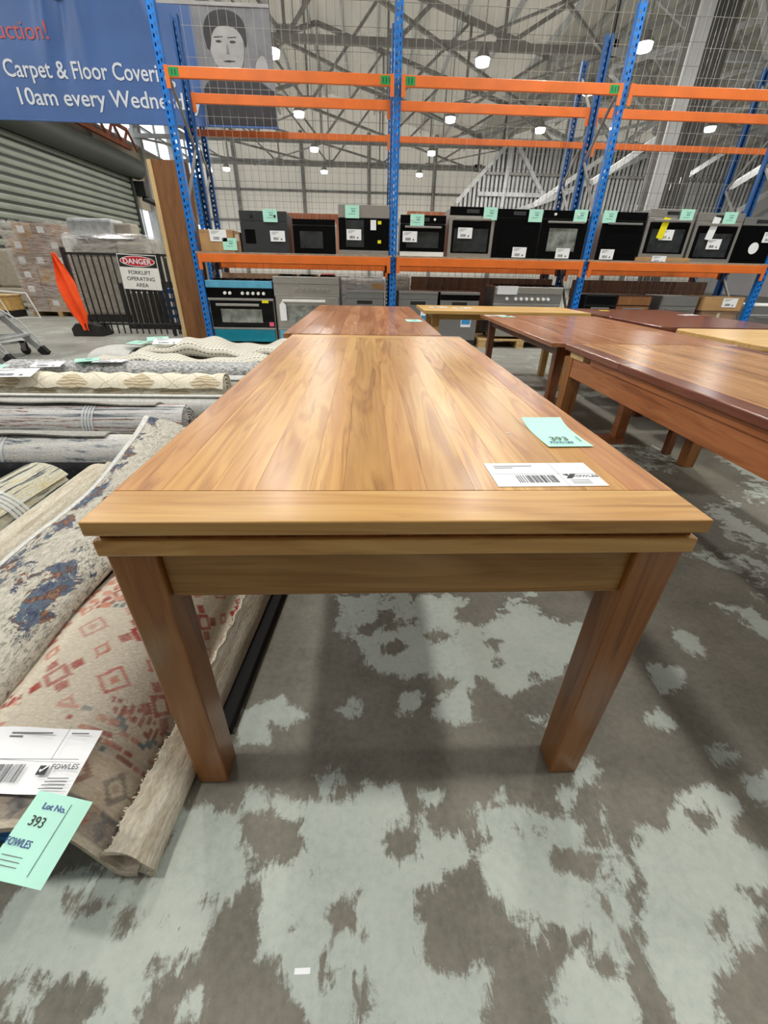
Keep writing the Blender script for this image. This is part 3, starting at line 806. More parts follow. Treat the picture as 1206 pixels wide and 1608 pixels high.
# extension table on the right
r = thing('extension_table', 'orange brown extension table with dark red edged top at the right, its slides showing', 'table', (1.645, 1.38, 0))
hx, hy, zt = .505, 1.10, .735
for s in (-1, 1):
    a, b = sorted((s*hx, s*(hx-.085)))
    wbox('edge_rail', (a, -hy, .703, b, .52, zt), 'ext_edge', r, .004)
    wbox('edge_rail', (a, .522, .703, b, hy, zt), 'ext_edge', r, .004)
e = [-.42, -.27, -.11, .07, .22, .42]
for a, b in zip(e[:-1], e[1:]):
    wbox('plank', (a+.0004, -hy, .706, b-.0004, hy, zt-.0005), 'ext_top', r, .0006, seg=1)
for s in (-1, 1):
    a, b = sorted((s*(hx-.012), s*(hx-.05)))
    wbox('slide', (a, -hy+.02, .672, b, hy-.3, .703), 'ext_apron', r, .002)
    wbox('slide_block', (a, hy-.22, .672, b, hy-.06, .703), 'pale_edge', r, .002)
    a, b = sorted((s*(hx-.018), s*(hx-.042)))
    wbox('apron', (a, -hy+.1, .572, b, hy-.095, .672), 'ext_apron', r, .002)
    a, b = sorted((s*(hy-.02), s*(hy-.042)))
    wbox('apron', (-hx+.1, a, .572, hx-.1, b, .703), 'ext_apron', r, .002)
    for q in (-1, 1):
        MB().bar((q*(hx-.05), s*(hy-.05), 0), (q*(hx-.055), s*(hy-.055), .672 if True else 0), .07, .07, .085, .085).build('leg', 'table_leg', r, .003)
# low red foot behind it (base of a pedestal under the brown table)
b_ = thing('wood_block', 'short reddish timber foot on the floor under the brown table', 'wood block', (1.76, 2.86, 0))
wbox('block', (-.13, -.05, 0, .13, .05, .045), 'red_timber', b_, .003)
wbox('post', (.06, -.04, .045, .13, .03, .5), 'ext_apron', b_, .003)

# ================================================================ PAPERWORK
def barcode(parent, x0, y0, w, h, z, seed, name='barcode'):
    rr = random.Random(seed); m = MB(); x = 0
    while x < w:
        b = rr.choice((.004, .007, .011)) * w / .3
        b = min(b, w*.06)
        m.box(x0+x, y0, z, x0+x+b*.7, y0+h, z+.0003); x += b * rr.choice((1.1, 1.5, 1.9))
    return m.build(name, 'ink', parent, stuff=True)

def bent(w, h, curl, n=8, thick=.0006, axis='x', f=None):
    vs = []; fs = []
    for i in range(n+1):
        for j in range(n+1):
            x, y = w*(i/n-.5), h*(j/n-.5)
            z = f(x/w+.5, y/h+.5) if f else curl*((2*i/n-1)**2 if axis == 'x' else (2*j/n-1)**2)
            vs.append((x, y, z))
    m = (n+1)**2
    vs += [(x, y, z-thick) for x, y, z in vs]
    for i in range(n):
        for j in range(n):
            a = i*(n+1)+j
            fs.append((a, a+n+1, a+n+2, a+1)); fs.append((m+a+1, m+a+n+2, m+a+n+1, m+a))
    ring = [i*(n+1) for i in range(n+1)] + [n*(n+1)+j for j in range(1, n+1)] + [i*(n+1)+n for i in range(n-1, -1, -1)] + [j for j in range(n-1, 0, -1)]
    for a, b in zip(ring, ring[1:]+ring[:1]):
        fs.append((a, b, m+b, m+a))
    me = bpy.data.meshes.new('sheet'); me.from_pydata(vs, [], fs); me.update()
    bm = bmesh.new(); bm.from_mesh(me); bmesh.ops.recalc_face_normals(bm, faces=bm.faces); bm.to_mesh(me); bm.free()
    return me

def label_sheet(label, loc, rot, w, h, seed, group=None, detail=False, f=None):
    r = thing('white_label', label, 'label', loc, 0, group)
    r.rotation_euler = rot
    link('sheet', bent(w, h, 0, 8 if f else 1, f=f), 'paper', r)
    zz = (lambda x, y: f(x/w+.5, y/h+.5)) if f else (lambda x, y: 0)
    z = .0006 + (max(f(.3, .3), f(.5, .2), f(.7, .3), 0) if f else 0)
    barcode(r, -w*.3, -h*.36, w*.36, h*.26, z, seed)
    m = MB()
    m.box(w*.2, -h*.36, z, w*.2+h*.16, -h*.2, z+.0003)
    for k in range(3):
        m.box(-w*.4, h*(.36-k*.1), z, w*(.1-.12*k), h*(.36-k*.1)+h*.03, z+.0003)
    m.build('print', 'ink', r, stuff=True)
    return r

def lot_card(label, loc, rot, w, h, seed, group=None):
    r = thing('lot_card', label, 'card', loc, 0, group)
    r.rotation_euler = rot
    link('card_sheet', bent(w, h, 0, 1), 'mint', r)
    m = MB()
    m.box(-w*.1, h*.2, .0006, w*.25, h*.27, .001); m.box(-w*.05, -h*.02, .0006, w*.2, h*.12, .001); m.box(-w*.25, -h*.2, .0006, w*.2, -h*.14, .001)
    m.build('print', 'mint_ink', r, stuff=True)
    return r

def check_logo(parent, x, y, s, z):
    m = MB()
    m.box(x, y, z, x+s, y+s, z+.0003)
    o = m.build('logo', 'ink_dk', parent)
    MB().prism([(x+s*.15, y+s*.5), (x+s*.32, y+s*.25), (x+s*1.05, y+s*1.05), (x+s*.85, y+s*1.1), (x+s*.36, y+s*.5), (x+s*.25, y+s*.65)], z+.0003, z+.0006, lambda a, b, c: (a, b, c)).build('logo_tick', 'paper', parent)
    return o

# paperwork on the foreground table
r = thing('white_label', 'white bar code label lying on the golden foreground table', 'label', (.328, .684, ZT+.001)); r.rotation_euler = (0, 0, .02)
W, H = .2, .1
link('sheet', bent(W, H, 0, 1), 'paper', r)
barcode(r, -.056, -.036, .072, .03, .0002, 5)
MB().box(-.1, -.0005, .0001, .1, 0, .0004).box(.028, -.05, .0001, .0285, .05, .0004).build('rule_line', 'ink', r)
MB()._add([(.035, -.02, .0002), (.046, -.02, .0002), (.06, -.002, .0002), (.049, -.002, .0002), (.035, -.02, .0006), (.046, -.02, .0006), (.06, -.002, .0006), (.049, -.002, .0006)], [(3,2,1,0),(4,5,6,7),(0,1,5,4),(1,2,6,5),(2,3,7,6),(3,0,4,7)])\
    ._add([(.034, -.004, .0002), (.044, -.012, .0002), (.044, -.002, .0002), (.034, -.004, .0006), (.044, -.012, .0006), (.044, -.002, .0006)], [(2,1,0),(3,4,5),(0,1,4,3),(1,2,5,4),(2,0,3,5)]).build('logo', 'ink_dk', r)
text('print', 'FOWLES', .013, 'ink', r, (.05, -.015, .0003))
m = MB()
for k in range(2): m.box(-.085, .034-k*.008, .0002, -.01-k*.04, .0365-k*.008, .0005)
for k in range(3): m.box(.04, -.028-k*.006, .0002, .075, -.0265-k*.006, .0005)
m.build('fine_print', 'ink', r, stuff=True)
r = thing('lot_card', 'mint green lot card lying on the golden foreground table above the white label', 'card', (.437, .905, ZT+.001)); r.rotation_euler = (0, 0, .03)
def curlf(u, v): return .014 * max(0, v-.55)**2 * 4 + .006 * max(0, .3-v)
link('card_sheet', bent(.1, .172, 0, 8, f=curlf), 'mint', r)
text('lot_number', '393', .032, 'ink', r, (-.03, -.052, .003), (0, 0, 0), sx=.9)
text('print', 'FOWLES', .014, 'ink_blue', r, (-.04, -.072, .004))
MB().box(.034, -.06, .003, .036, -.03, .0034).build('rule_line', 'ink_dk', r)
tag(MB().cyl((0, 0, 0), (0, 0, .002), .003, 8).build('paper_scrap', 'paper'), 'tiny white speck of paper on the golden foreground table', 'scrap').location = (.328, .905, ZT)
lot_card('mint lot card lying on the reddish brown table behind the foreground table', (.365, 3.5, .744), (0, 0, .06), .12, .16, 3)
lot_card('mint lot card on the brown hardwood table near its far left corner', (1.28, 4.1, .732), (0, 0, .1), .13, .1, 4)
label_sheet('white label on the brown hardwood table near its far left corner', (1.2, 4.18, .732), (0, 0, .1), .2, .1, 4)
label_sheet('white label at the left end of the pale oak table', (.78, 4.95, .742), (0, 0, .1), .2, .12, 4)
label_sheet('second white label on the pale oak table, right of the first', (1.03, 4.9, .742), (0, 0, .05), .2, .12, 6)
tag(MB().box(-.05, -.035, 0, .05, .035, .001).build('yellow_tag', 'yellow'), 'small yellow tag lying on the dark mahogany table', 'tag').location = (2.62, 4.95, .735)
label_sheet('white label lying on the dark mahogany table', (3.3, 4.55, .737), (0, 0, .3), .2, .1, 9)
# a strip of paper on the bare concrete
o = tag(MB().box(-.014, -.004, 0, .014, .004, .001).build('paper_scrap', 'paper'), 'small white paper strip on the bare concrete floor in front of the foreground table', 'scrap')
o.location = (-.118, .221, 0)

# ================================================================ RUGS
def rug_mat(name, fn):
    k = NT(name)
    uv = k.n('ShaderNodeTexCoord').outputs['UV']
    k.b.inputs['Roughness'].default_value = .95
    k.b.inputs['Specular IOR Level'].default_value = .1
    def vec(sx, sy, loc=(0, 0, 0)):
        m = k.n('ShaderNodeMapping'); m.inputs['Scale'].default_value = (sx, sy, 1); m.inputs['Location'].default_value = loc
        k.l(uv, m.inputs[0]); return m.outputs[0]
    sp = k.n('ShaderNodeSeparateXYZ'); k.l(uv, sp.inputs[0])
    c, h = fn(k, vec, sp.outputs[0], sp.outputs[1])
    k.col(c)
    if h is not None:
        k.bump(h, .6, .004)
    MT[name] = k.m
BW = lambda lo, hi: [(lo, (0, 0, 0)), (hi, (255, 255, 255))]

def m_flowers(k, vec, u, v):
    base = k.ramp(k.noise(vec(30, 30), 1, 4), [(.3, (176, 172, 160)), (.7, (204, 200, 188))])
    speck = k.ramp(k.noise(vec(150, 46), 1, 5, .7, 1.0), BW(.52, .6))
    dens = k.ramp(k.noise(vec(3.5, 1.8), 1.6, 4), BW(.34, .6))
    c = k.mix(k.math('MULTIPLY', k.math('MULTIPLY', speck, dens), .8), base, (104, 104, 104))
    bl = k.noise(vec(15, 9), 1, 7, .74, .5)
    big = k.noise(vec(3.0, 5.0, (1, 4, 0)), 1, 2)
    band = k.ramp(k.math('MULTIPLY', u, 2.5), [(.0, (150, 150, 150)), (.11, (235, 235, 235)), (.22, (60, 60, 60)), (.42, (60, 60, 60)), (.52, (255, 255, 255)), (.62, (235, 235, 235)), (.72, (60, 60, 60))])
    bm = k.math('ADD', bl, k.math('MULTIPLY', band, .13))
    bm = k.math('ADD', bm, k.math('MULTIPLY', k.math('SUBTRACT', big, .52), .55))
    m = k.ramp(bm, BW(.565, .58))
    hue = k.noise(vec(26, 15, (3, 7, 0)), 1, 5, .65)
    cc = k.ramp(hue, [(.30, (52, 64, 92)), (.40, (78, 84, 108)), (.45, (70, 102, 122)), (.49, (92, 92, 112)), (.53, (78, 66, 64)), (.57, (120, 74, 66)), (.595, (140, 104, 80)), (.63, (96, 78, 68))], 'CONSTANT')
    c = k.mix(k.math('MULTIPLY', m, .92), c, cc)
    h = k.math('ADD', k.noise(vec(120, 60), 1, 4), k.math('MULTIPLY', m, .4))
    h = k.math('ADD', h, k.math('MULTIPLY', speck, -.5))
    return c, h
rug_mat('flower_rug', m_flowers)

def stripes(cols, freq_u, freq_v, warp=.35, fine=True, base=(196, 196, 192)):
    def fn(k, vec, u, v):
        n = k.noise(vec(5, 2.5), 1, 5, .6)
        uu = k.math('ADD', k.math('MULTIPLY', u, freq_u), k.math('MULTIPLY', n, warp))
        pat = k.noise(None, 1)
        cx = k.n('ShaderNodeCombineXYZ'); k.l(uu, cx.inputs[0]); k.l(k.math('MULTIPLY', v, freq_v), cx.inputs[1])
        f = k.noise(cx.outputs[0], 1.0, 5, .65)
        c = k.ramp(f, cols)
        g = k.ramp(k.noise(vec(160, 60), 1, 3, .6), [(.3, (206, 206, 206)), (.7, (255, 255, 255))])
        c = k.mix(.8, c, g, 'MULTIPLY')
        return c, k.math('ADD', k.noise(vec(150, 70), 1, 3), f)
    return fn
rug_mat('striped_rug', stripes([(.39, (62, 70, 72)), (.44, (140, 142, 134)), (.465, (206, 204, 192)), (.52, (212, 210, 198)), (.55, (198, 184, 128)), (.575, (206, 204, 192)), (.62, (206, 204, 192)), (.64, (104, 110, 108))], 40, 2.2))
rug_mat('grey_stripe_rug', stripes([(.35, (96, 104, 112)), (.405, (160, 164, 168)), (.44, (206, 206, 206)), (.55, (216, 216, 214)), (.565, (172, 106, 82)), (.585, (86, 66, 62)), (.605, (196, 196, 194)), (.7, (216, 216, 214))], 30, 1.0))
rug_mat('pale_grey_rug', stripes([(.36, (100, 116, 126)), (.41, (168, 172, 176)), (.45, (208, 208, 206)), (.58, (218, 216, 212)), (.66, (214, 206, 170))], 22, 4.0, .9))
rug_mat('fine_grey_rug', stripes([(.38, (120, 122, 126)), (.47, (176, 178, 180)), (.55, (212, 212, 210)), (.65, (230, 230, 226))], 60, 22, .2))
rug_mat('white_backing', stripes([(.3, (206, 206, 202)), (.6, (222, 222, 218)), (.7, (232, 232, 230))], 20, 20, .2))
rug_mat('grey_backing', stripes([(.3, (158, 156, 150)), (.6, (176, 174, 168)), (.7, (188, 186, 180))], 20, 20, .2))
rug_mat('fawn_backing', stripes([(.38, (186, 176, 156)), (.5, (206, 198, 180)), (.62, (216, 210, 196))], 40, 6, .2))
rug_mat('dark_rug', stripes([(.3, (16, 16, 18)), (.6, (30, 31, 33)), (.7, (52, 54, 56))], 20, 20, .2))

def m_shag(k, vec, u, v):
    # cream shag with carved diamonds: raised plain diamonds between ribbed tan ones
    a = k.math('ADD', k.math('MULTIPLY', u, 4.6), k.math('MULTIPLY', v, 3.6))
    b = k.math('SUBTRACT', k.math('MULTIPLY', u, 4.6), k.math('MULTIPLY', v, 3.6))
    fa = k.math('ABSOLUTE', k.math('SUBTRACT', k.math('FRACT', a), .5)); fb = k.math('ABSOLUTE', k.math('SUBTRACT', k.math('FRACT', b), .5))
    ma = k.math('GREATER_THAN', k.math('FRACT', k.math('MULTIPLY', a, .5)), .5); mb_ = k.math('GREATER_THAN', k.math('FRACT', k.math('MULTIPLY', b, .5)), .5)
    chk = k.math('MULTIPLY', ma, mb_)
    rib = k.math('MULTIPLY_ADD', k.math('SINE', k.math('MULTIPLY', u, 230.0)), .5, .5)
    ribm = k.math('MULTIPLY', chk, rib)
    n = k.noise(vec(60, 60), 1, 4)
    c = k.ramp(n, [(.3, (214, 206, 186)), (.7, (236, 230, 214))])
    c = k.mix(k.math('MULTIPLY', chk, .5), c, (200, 184, 150))
    c = k.mix(k.math('MULTIPLY', ribm, .7), c, (152, 134, 100))
    edge = k.math('LESS_THAN', k.math('MINIMUM', fa, fb), .035)
    c = k.mix(k.math('MULTIPLY', edge, .35), c, (160, 142, 110))
    return c, k.math('ADD', n, k.math('MULTIPLY', ribm, -.6))
rug_mat('shag_rug', m_shag)

def m_knit(k, vec, u, v):
    s = k.math('SINE', k.math('MULTIPLY', u, 120.0))
    d = k.math('SINE', k.math('MULTIPLY', v, 130.0))
    m = k.math('MULTIPLY', k.math('GREATER_THAN', s, .55), k.math('GREATER_THAN', d, -.5))
    n = k.noise(vec(50, 50), 1, 4)
    c = k.ramp(n, [(.3, (214, 210, 196)), (.7, (236, 232, 220))])
    return k.mix(k.math('MULTIPLY', m, .75), c, (96, 94, 92)), k.math('ADD', n, k.math('MULTIPLY', s, .4))
rug_mat('knit_rug', m_knit)

# --- the red patterned rug: its weave is a printed-colour grid carried on the mesh
def kilim_colour(u, v, rng):
    """u across the rug from its left fold, v along the rug from its near end (metres)."""
    base = np.array([214, 204, 186.]); 
    vv = v if v < .235 else v - .235
    def dia(cu, cv, su, sv): return abs(u-cu)/su + abs(vv-cv)/sv
    col = base.copy()
    RED, TEAL, PINK, INK, TAN = map(np.array, ([164, 58, 54.], [78, 108, 120.], [196, 126, 108.], [58, 62, 74.], [158, 132, 112.]))
    if v < .062:                                  # dark end band with red marks
        k = round((u-.03)/.052)
        col = np.array([132, 120, 108.]) if v > .014 else np.array([200, 188, 170.])
        if .014 < v and dia(.03+k*.052, .036, .02, .022) < 1: col = RED if k % 3 == 0 else (INK if k % 3 == 1 else TAN)
        if .052 < v: col = INK if math.sin(u*70) > -.3 else TAN
    elif v < .15:                                 # tan guard border of open flowers
        col = np.array([192, 176, 154.])
        k = round(u/.09); d = dia(k*.09, .105, .036, .036)
        if .55 < d < .95: col = np.array([136, 84, 74.]) if k % 2 else np.array([120, 114, 106.])
        if d < .28: col = RED if k % 2 else TAN
        if abs(v-.105) < .004 and (u % .09) > .035 and math.sin(u*23) > -.2: col = np.array([132, 72, 66.])
    elif v < .235:                                # teal and red brick band, broken up
        r_ = int((v-.15)/.0142); kk = int((u + (r_ % 2)*.015)/.024); q = (kk*7 + r_*5 + (kk*kk) % 3) % 8
        if (u + (r_ % 2)*.015) % .024 > .003 and (v-.15) % .0142 > .003:
            side = math.sin(u*8.5 + 2.2 + r_*.25)
            col = [RED, TEAL, PINK, RED*.85, base, base*.96, TEAL*1.1, base][q] if side > -.1 else [base, PINK, base, base*.96, RED, base, base, base][q]
    else:
        w = v - .235
        # lattice of stars and diamonds
        ku, kv = round((u-.05)/.125), round((w-.07)/.15)
        cu, cv = .05 + ku*.125, .07 + kv*.15
        d = dia(cu, cv, .042, .042)
        if (ku + kv) % 2 == 0:
            if .45 < d < .85: col = RED
            for ang in range(4):
                if dia(cu + (.03 if ang % 2 else -.03), cv + (.03 if ang > 1 else -.03), .017, .018) < 1: col = RED
        else:
            if .7 < d < .95: col = np.array([190, 110, 98.])
            if d < .3: col = PINK
        ku, kv = round((u-.1125)/.125), round((w-.145)/.15)
        d = dia(.1125+ku*.125, .145+kv*.15, .02, .026)
        if .5 < d < 1: col = PINK
        elif d <= .5: col = base*.97
        # step rows of little red bricks
        if (w % .3) < .035:
            r_ = int((w % .3)/.0117)
            if int(u/.016) % 3 != r_ % 3 and (u % .016) > .004 and math.sin(u*13+w*9) > -.3: col = RED*.95 if int(u/.1) % 3 else TEAL
        if .36 < (w % .62) < .5 and math.sin(u*17+1.3) > .3 and math.sin(u*130 + w*30)*math.sin(w*150) > -.1: col = TEAL*1.12
        if .30 < (w % .9) < .46 and math.sin(u*9) > .3 and math.sin(u*83 + w*41)*math.sin(w*97) > .25: col = np.array([206, 136, 112.])
    return col

def kilim_material():
    k = NT('red_kilim_pile')
    vc = k.n('ShaderNodeVertexColor', layer_name='weave').outputs[0]
    v = k.coord('Object')
    fade = k.ramp(k.noise(v, 9, 5, .7), BW(.36, .66))
    c = k.mix(k.math('MULTIPLY', fade, .5), vc, (214, 204, 188))
    g = k.ramp(k.noise(k.coord('Object', (90, 240, 90)), 1, 4, .6), [(.3, (176, 176, 176)), (.7, (255, 255, 255))])
    c = k.mix(.5, c, g, 'MULTIPLY')
    dk = k.ramp(k.noise(v, 4, 3), BW(.35, .7))
    c = k.mix(k.math('MULTIPLY', dk, .1), c, (150, 140, 134))
    k.col(c); k.b.inputs['Roughness'].default_value = .95; k.b.inputs['Specular IOR Level'].default_value = .1
    k.bump(k.noise(k.coord('Object', (110, 200, 110)), 1, 4), .7, .004)
    return k.m
MT['kilim'] = kilim_material()

def along_y(x0=0, z0=0): return lambda a, b, w: (x0 + a, w, z0 + b)
def along_x(y0=0, z0=0): return lambda a, b, w: (w, y0 + a, z0 + b)

prof = smooth_path([(-.99, .05), (-.945, .09), (-.89, .145), (-.82, .188), (-.75, .204), (-.69, .203), (-.62, .182), (-.565, .135), (-.53, .07), (-.505, .018), (-.47, .008)], 14)
def r1_dist(a, b, w, arc):
    n = math.sin(w*7.1 + a*5) * .006 + math.sin(w*17 + a*9) * .003
    k = min(1.0, max(0.0, (w-.4)/1.4))
    edge = math.sin(a*31 + 1) * .006
    return a + .045*k*max(0, (a+1.1)), b + n*min(1, b*8) + .02*math.sin(w*2.2)*min(1, b*6), w + (edge if w < .45 else 0)
R1 = thing('rug', 'red and teal patterned rug nearest the camera, with lot card 393', 'rug', (0, 0, 0))
ws = list(np.arange(.37, 1.5, .005)) + list(np.arange(1.5, 2.15, .02))
pile = sheet('pile', prof, .014, ws, along_y(), 'kilim', R1, r1_dist)
me = pile.data
ca = me.color_attributes.new('weave', 'FLOAT_COLOR', 'POINT')
npf = len(prof)
arcs = np.concatenate([[0], np.cumsum(np.hypot(*np.diff(np.array(prof), axis=0).T))])
rng = random.Random(4)
cols = np.ones((len(me.vertices), 4), np.float32)
back = np.array(lin((190, 178, 158))[:3])
q = 0
for w in ws:
    for side in range(2):
        for i in range(npf):
            if side == 0:
                cc = kilim_colour(arcs[i], w-.37, rng)
                cols[q, :3] = lin(tuple(cc))[:3]
            else:
                cols[q, :3] = back
            q += 1
ca.data.foreach_set('color', cols.ravel())
# the hem turned back over the edge, showing the pale underside
fold = smooth_path([(-.482, .009), (-.452, .008), (-.435, .02), (-.438, .045), (-.458, .075), (-.49, .105)], 6)
def r1f(a, b, w, arc):
    k = min(1.0, max(0.0, (w-.4)/1.2))
    fr = math.sin(w*260)*.003 + math.sin(w*91)*.003
    tip = max(0, (b-.08)/.03)
    return a + .11*k - (fr*tip) - .015*tip*math.sin(w*5), b + .025*k*min(1, b*20) + fr*tip*.5, w + (math.sin(a*90)*.004 if w < .4 else 0)
sheet('folded_hem', fold, .011, list(np.arange(.366, 2.15, .012)), along_y(), 'fawn_backing', R1, r1f, label='pale underside of the hem turned back')
fr = MB(); rr = random.Random(2)
for k in range(170):
    y = .37 + k*.0072 + rr.uniform(-.002, .002)
    a, b, _ = r1f(-.49, .105, y, 0)
    fr.bar((a, y, b), (a - rr.uniform(.001, .006), y + rr.uniform(-.006, .004), b + rr.uniform(-.004, .003)), .003, .003, .0015, .0015)
fr.build('fringe', 'fawn', R1, stuff=True)

bb = thing('carton', 'flat blue carton under the near end of the red patterned rug', 'box', (-.78, .9, 0))
wbox('carton_body', (-.25, -.47, 0, .245, .5, .055), 'blue_carton', bb, .004)
wbox('tape', (-.25, -.4715, .02, .245, -.47, .03), 'sky_sticker', bb, 0)
o = tag(MB().box(-.028, -.66, 0, .028, .6, .03).build('black_board', 'dead_black', None, .003), 'thin black board on the floor along the red patterned rug under the table', 'board')
o.location = (-.333, 1.32, 0); o.rotation_euler = (0, 0, -.09)

prof = smooth_path([(-1.12, .272), (-1.05, .28), (-.97, .282), (-.9, .272), (-.855, .245), (-.845, .215), (-.87, .19), (-.93, .175), (-1.02, .17), (-1.1, .165)], 6)
def r2d(a, b, w, arc):
    k = max(0.0, (w-1.5)/.75)
    lift = .095*k*k*max(0, (-.86-a)/.26)
    return a - .10*max(0, w-1.3)*.9 + math.sin(w*4)*.006, b + lift + .006*math.sin(w*9+a*8), w
R2 = thing('rug', 'cream rug with blue and rust flower clusters, far corner curled up by the table', 'rug')
sheet('pile', prof, .013, list(np.arange(.45, 2.26, .03)), along_y(), 'flower_rug', R2, r2d)
edge = [(-1.132, .318), (-1.118, .327)]
sheet('bound_edge', [(-1.13, .263), (-1.132, .274), (-1.12, .281), (-1.106, .281)], .005, list(np.arange(.447, 2.263, .03)), along_y(), 'white_backing', R2, r2d, label='pale bound edge')

def roll(label, R, fnw, w0, w1, mat, end, sgn=1, flap=0.0, group=None, wr=None, z0=0.0, straps=(), strap_fn=None, pitch=.022, r0=.035, dist=None, backing=None):
    r = thing('rolled_rug', label, 'rug', (0, 0, 0), 0, group)
    pr = spiral(R, r0, pitch, end, 0, R + z0 + .007, flap, sgn)
    sheet('pile', pr, .011, list(np.linspace(w0, w1, max(3, int(abs(w1-w0)/.06)))), fnw, mat, r, dist)
    if backing:
        e0, e1, lift = backing
        fp = [(.13, 2*R - .045), (.08, 2*R - .004), (.03, 2*R + .018), (-.01, 2*R + .024), (-.045, 2*R + .021)]
        sheet('loose_edge', smooth_path(fp, 4), .009, list(np.linspace(e0, e1, 24)), fnw, 'grey_backing', r,
              lambda a, b, w, arc: (a, b + (lift*(e1-w)/(e1-e0) + .006*math.sin(w*9)) * max(0, min(1, (.06-a)/.1)), w), label='grey backing of the loose end lying on top')
    for w in straps:
        cp = [((R+.0085)*math.cos(a), R + z0 + .007 + (R+.0085)*math.sin(a)) for a in np.linspace(-2.6, 3.5, 40)]
        for kk in range(4):
            sheet('strap', cp, .002, [w + kk*.02, w + kk*.02 + .014], fnw, 'tape', r)
    return r
def tape_mat():
    k = NT('clear_packing_tape')
    k.b.inputs['Base Color'].default_value = lin((226, 230, 234)); k.b.inputs['Roughness'].default_value = .15
    tr = k.n('ShaderNodeBsdfTransparent'); mx = k.n('ShaderNodeMixShader', i_0=.42)
    k.l(tr.outputs[0], mx.inputs[1]); k.l(k.b.outputs[0], mx.inputs[2]); k.l(mx.outputs[0], k.t.nodes['Material Output'].inputs[0])
    return k.m
MT['tape'] = tape_mat()

# the near rolls beside the flower rug (they lie along the table)
def skew(x0, dx, y0): return lambda a, b, w: (x0 + dx*(y0-w) + a, w, b)
roll('fawn backed rolled rug between the flower rug and the striped roll', .115, skew(-1.265, .02, 1.9), .5, 1.84, 'fawn_backing', 1.2, 1, 0, z0=.045)
roll('cream roll with yellow and black broken stripes at the left edge of the frame', .14, skew(-1.515, -.06, 1.8), .7, 1.8, 'striped_rug', .6, -1, .0, z0=0, straps=(1.45,))
roll('black rolled rug behind the end of the striped cream roll', .10, along_x(2.0), -2.4, -1.27, 'dark_rug', 2.2, -1)
# rear rolls lying across
roll('pale grey rolled rug with a clear tape band, second row from the camera', .12, along_x(2.27), -3.4, -1.25, 'pale_grey_rug', 1.5, -1, 0, straps=(-2.05,), backing=(-3.4, -1.45, .02))
roll('grey rolled rug with red and black streaks and a clear tape band', .13, along_x(2.80), -3.9, -1.22, 'grey_stripe_rug', 1.45, -1, 0, straps=(-1.86,), pitch=.018, backing=(-3.9, -1.4, .045))
roll('plain white backed roll between the streaked grey roll and the cream shag roll', .09, along_x(3.36), -3.6, -1.1, 'white_backing', 1.9, 1)
roll('cream shag rolled rug with carved tan diamonds', .13, along_x(3.77), -3.45, -1.24, 'shag_rug', 2.9, 1, pitch=.026, dist=lambda a, b, w, arc: (a*(1+.05*math.sin(w*37+a*40)*math.sin(b*70+w*11)), b*(1+.035*math.sin(w*29+b*50)), w))
roll('white backed roll end showing behind the cream shag roll', .085, along_x(4.12), -2.6, -1.0, 'white_backing', 2.4, 1)
roll('fine grey patterned rolled rug behind the cream shag roll', .085, along_x(4.62), -3.75, -1.05, 'fine_grey_rug', 1.7, -1, .1)
roll('slim grey roll lying against the fine grey patterned roll', .07, along_x(4.86), -3.3, -1.0, 'fine_grey_rug', 1.7, -1, .05)
# folded knitted rugs at the back
def knit(name, label, y0, y1, x0, x1, z, mat, ph):
    r = thing('rug', label, 'rug')
    h = (y1-y0)
    pr = smooth_path([(0, z*.35), (-.03, z*.6), (0, z*.92), (h*.3, z), (h*.65, z*.96), (h*.95, z*.8), (h, z*.5), (h*.9, .012), (h*.4, .008), (.03, .008)], 6)
    def d(a, b, w, arc):
        t = w*5 + ph
        return a + .05*math.sin(w*2.1+ph), b*(1 + .25*math.sin(t) + .12*math.sin(t*2.7 + a*6)) if b > .02 else b, w
    sheet('pile', pr, .012, list(np.linspace(x0, x1, 60)), along_x(y0), mat, r, d)
    return r
knit('rug', 'folded cream knitted rug with black dotted stripes in front of the teal cooker', 5.62, 6.45, -2.95, -1.05, .19, 'knit_rug', .3)
knit('rug', 'folded cream knitted rug with dark dashes, nearer of the pair', 5.06, 5.5, -3.2, -.95, .14, 'knit_rug', 2.0)
r = thing('rug', 'cream corner of a knitted rug draped at the left end of the pair', 'rug')
sheet('pile', smooth_path([(0, .012), (.08, .09), (.3, .13), (.55, .1), (.7, .02)], 6), .012, list(np.linspace(-3.55, -3.08, 12)), along_x(5.65), 'white_backing', r,
      lambda a, b, w, arc: (a + .06*math.sin(w*6), b*(1 + .2*math.sin(w*9)), w))

# papers on the rugs
r = thing('white_label', 'large white bar code label in a plastic sleeve on the red patterned rug', 'label', (-.672, .478, .236)); r.rotation_euler = (.02, .06, .0)
W, H = .215, .125
def lf(u, v): return -.012*max(0, u-.6)**2*6 + .004*math.sin(u*7)
link('sheet', bent(W, H, 0, 10, f=lf), 'paper', r)
barcode(r, -.095, -.045, .105, .032, .0042, 8)
m = MB(); m.box(-.1075, -.004, .0044, .1, -.003, .0048); m.box(.048, -.003, .0044, .0488, .0625, .0048)
m.box(-.06, .047, .0044, .02, .05, .0048); m.box(-.06, .040, .0044, -.035, .043, .0048); m.box(.056, .048, .002, .09, .0505, .0024)
for q in range(4): m.box(.062 - q*.002, -.038 - q*.006, .002, .1, -.0365 - q*.006, .0024)
m.build('fine_print', 'ink', r, stuff=True)
check_logo(r, .036, -.032, .017, .0035)
text('print', 'FOWLES', .0135, 'ink', r, (.056, -.021, .0030), bold=.0)
r = thing('lot_card', 'mint green lot card number 393 hanging over the near hem of the red patterned rug', 'card', (-.572, .352, .216)); r.rotation_euler = (.16, .10, -.17); r.scale = (.84, .82, 1)
W, H = .125, .15
def cf(u, v): return .004*math.sin(u*3)
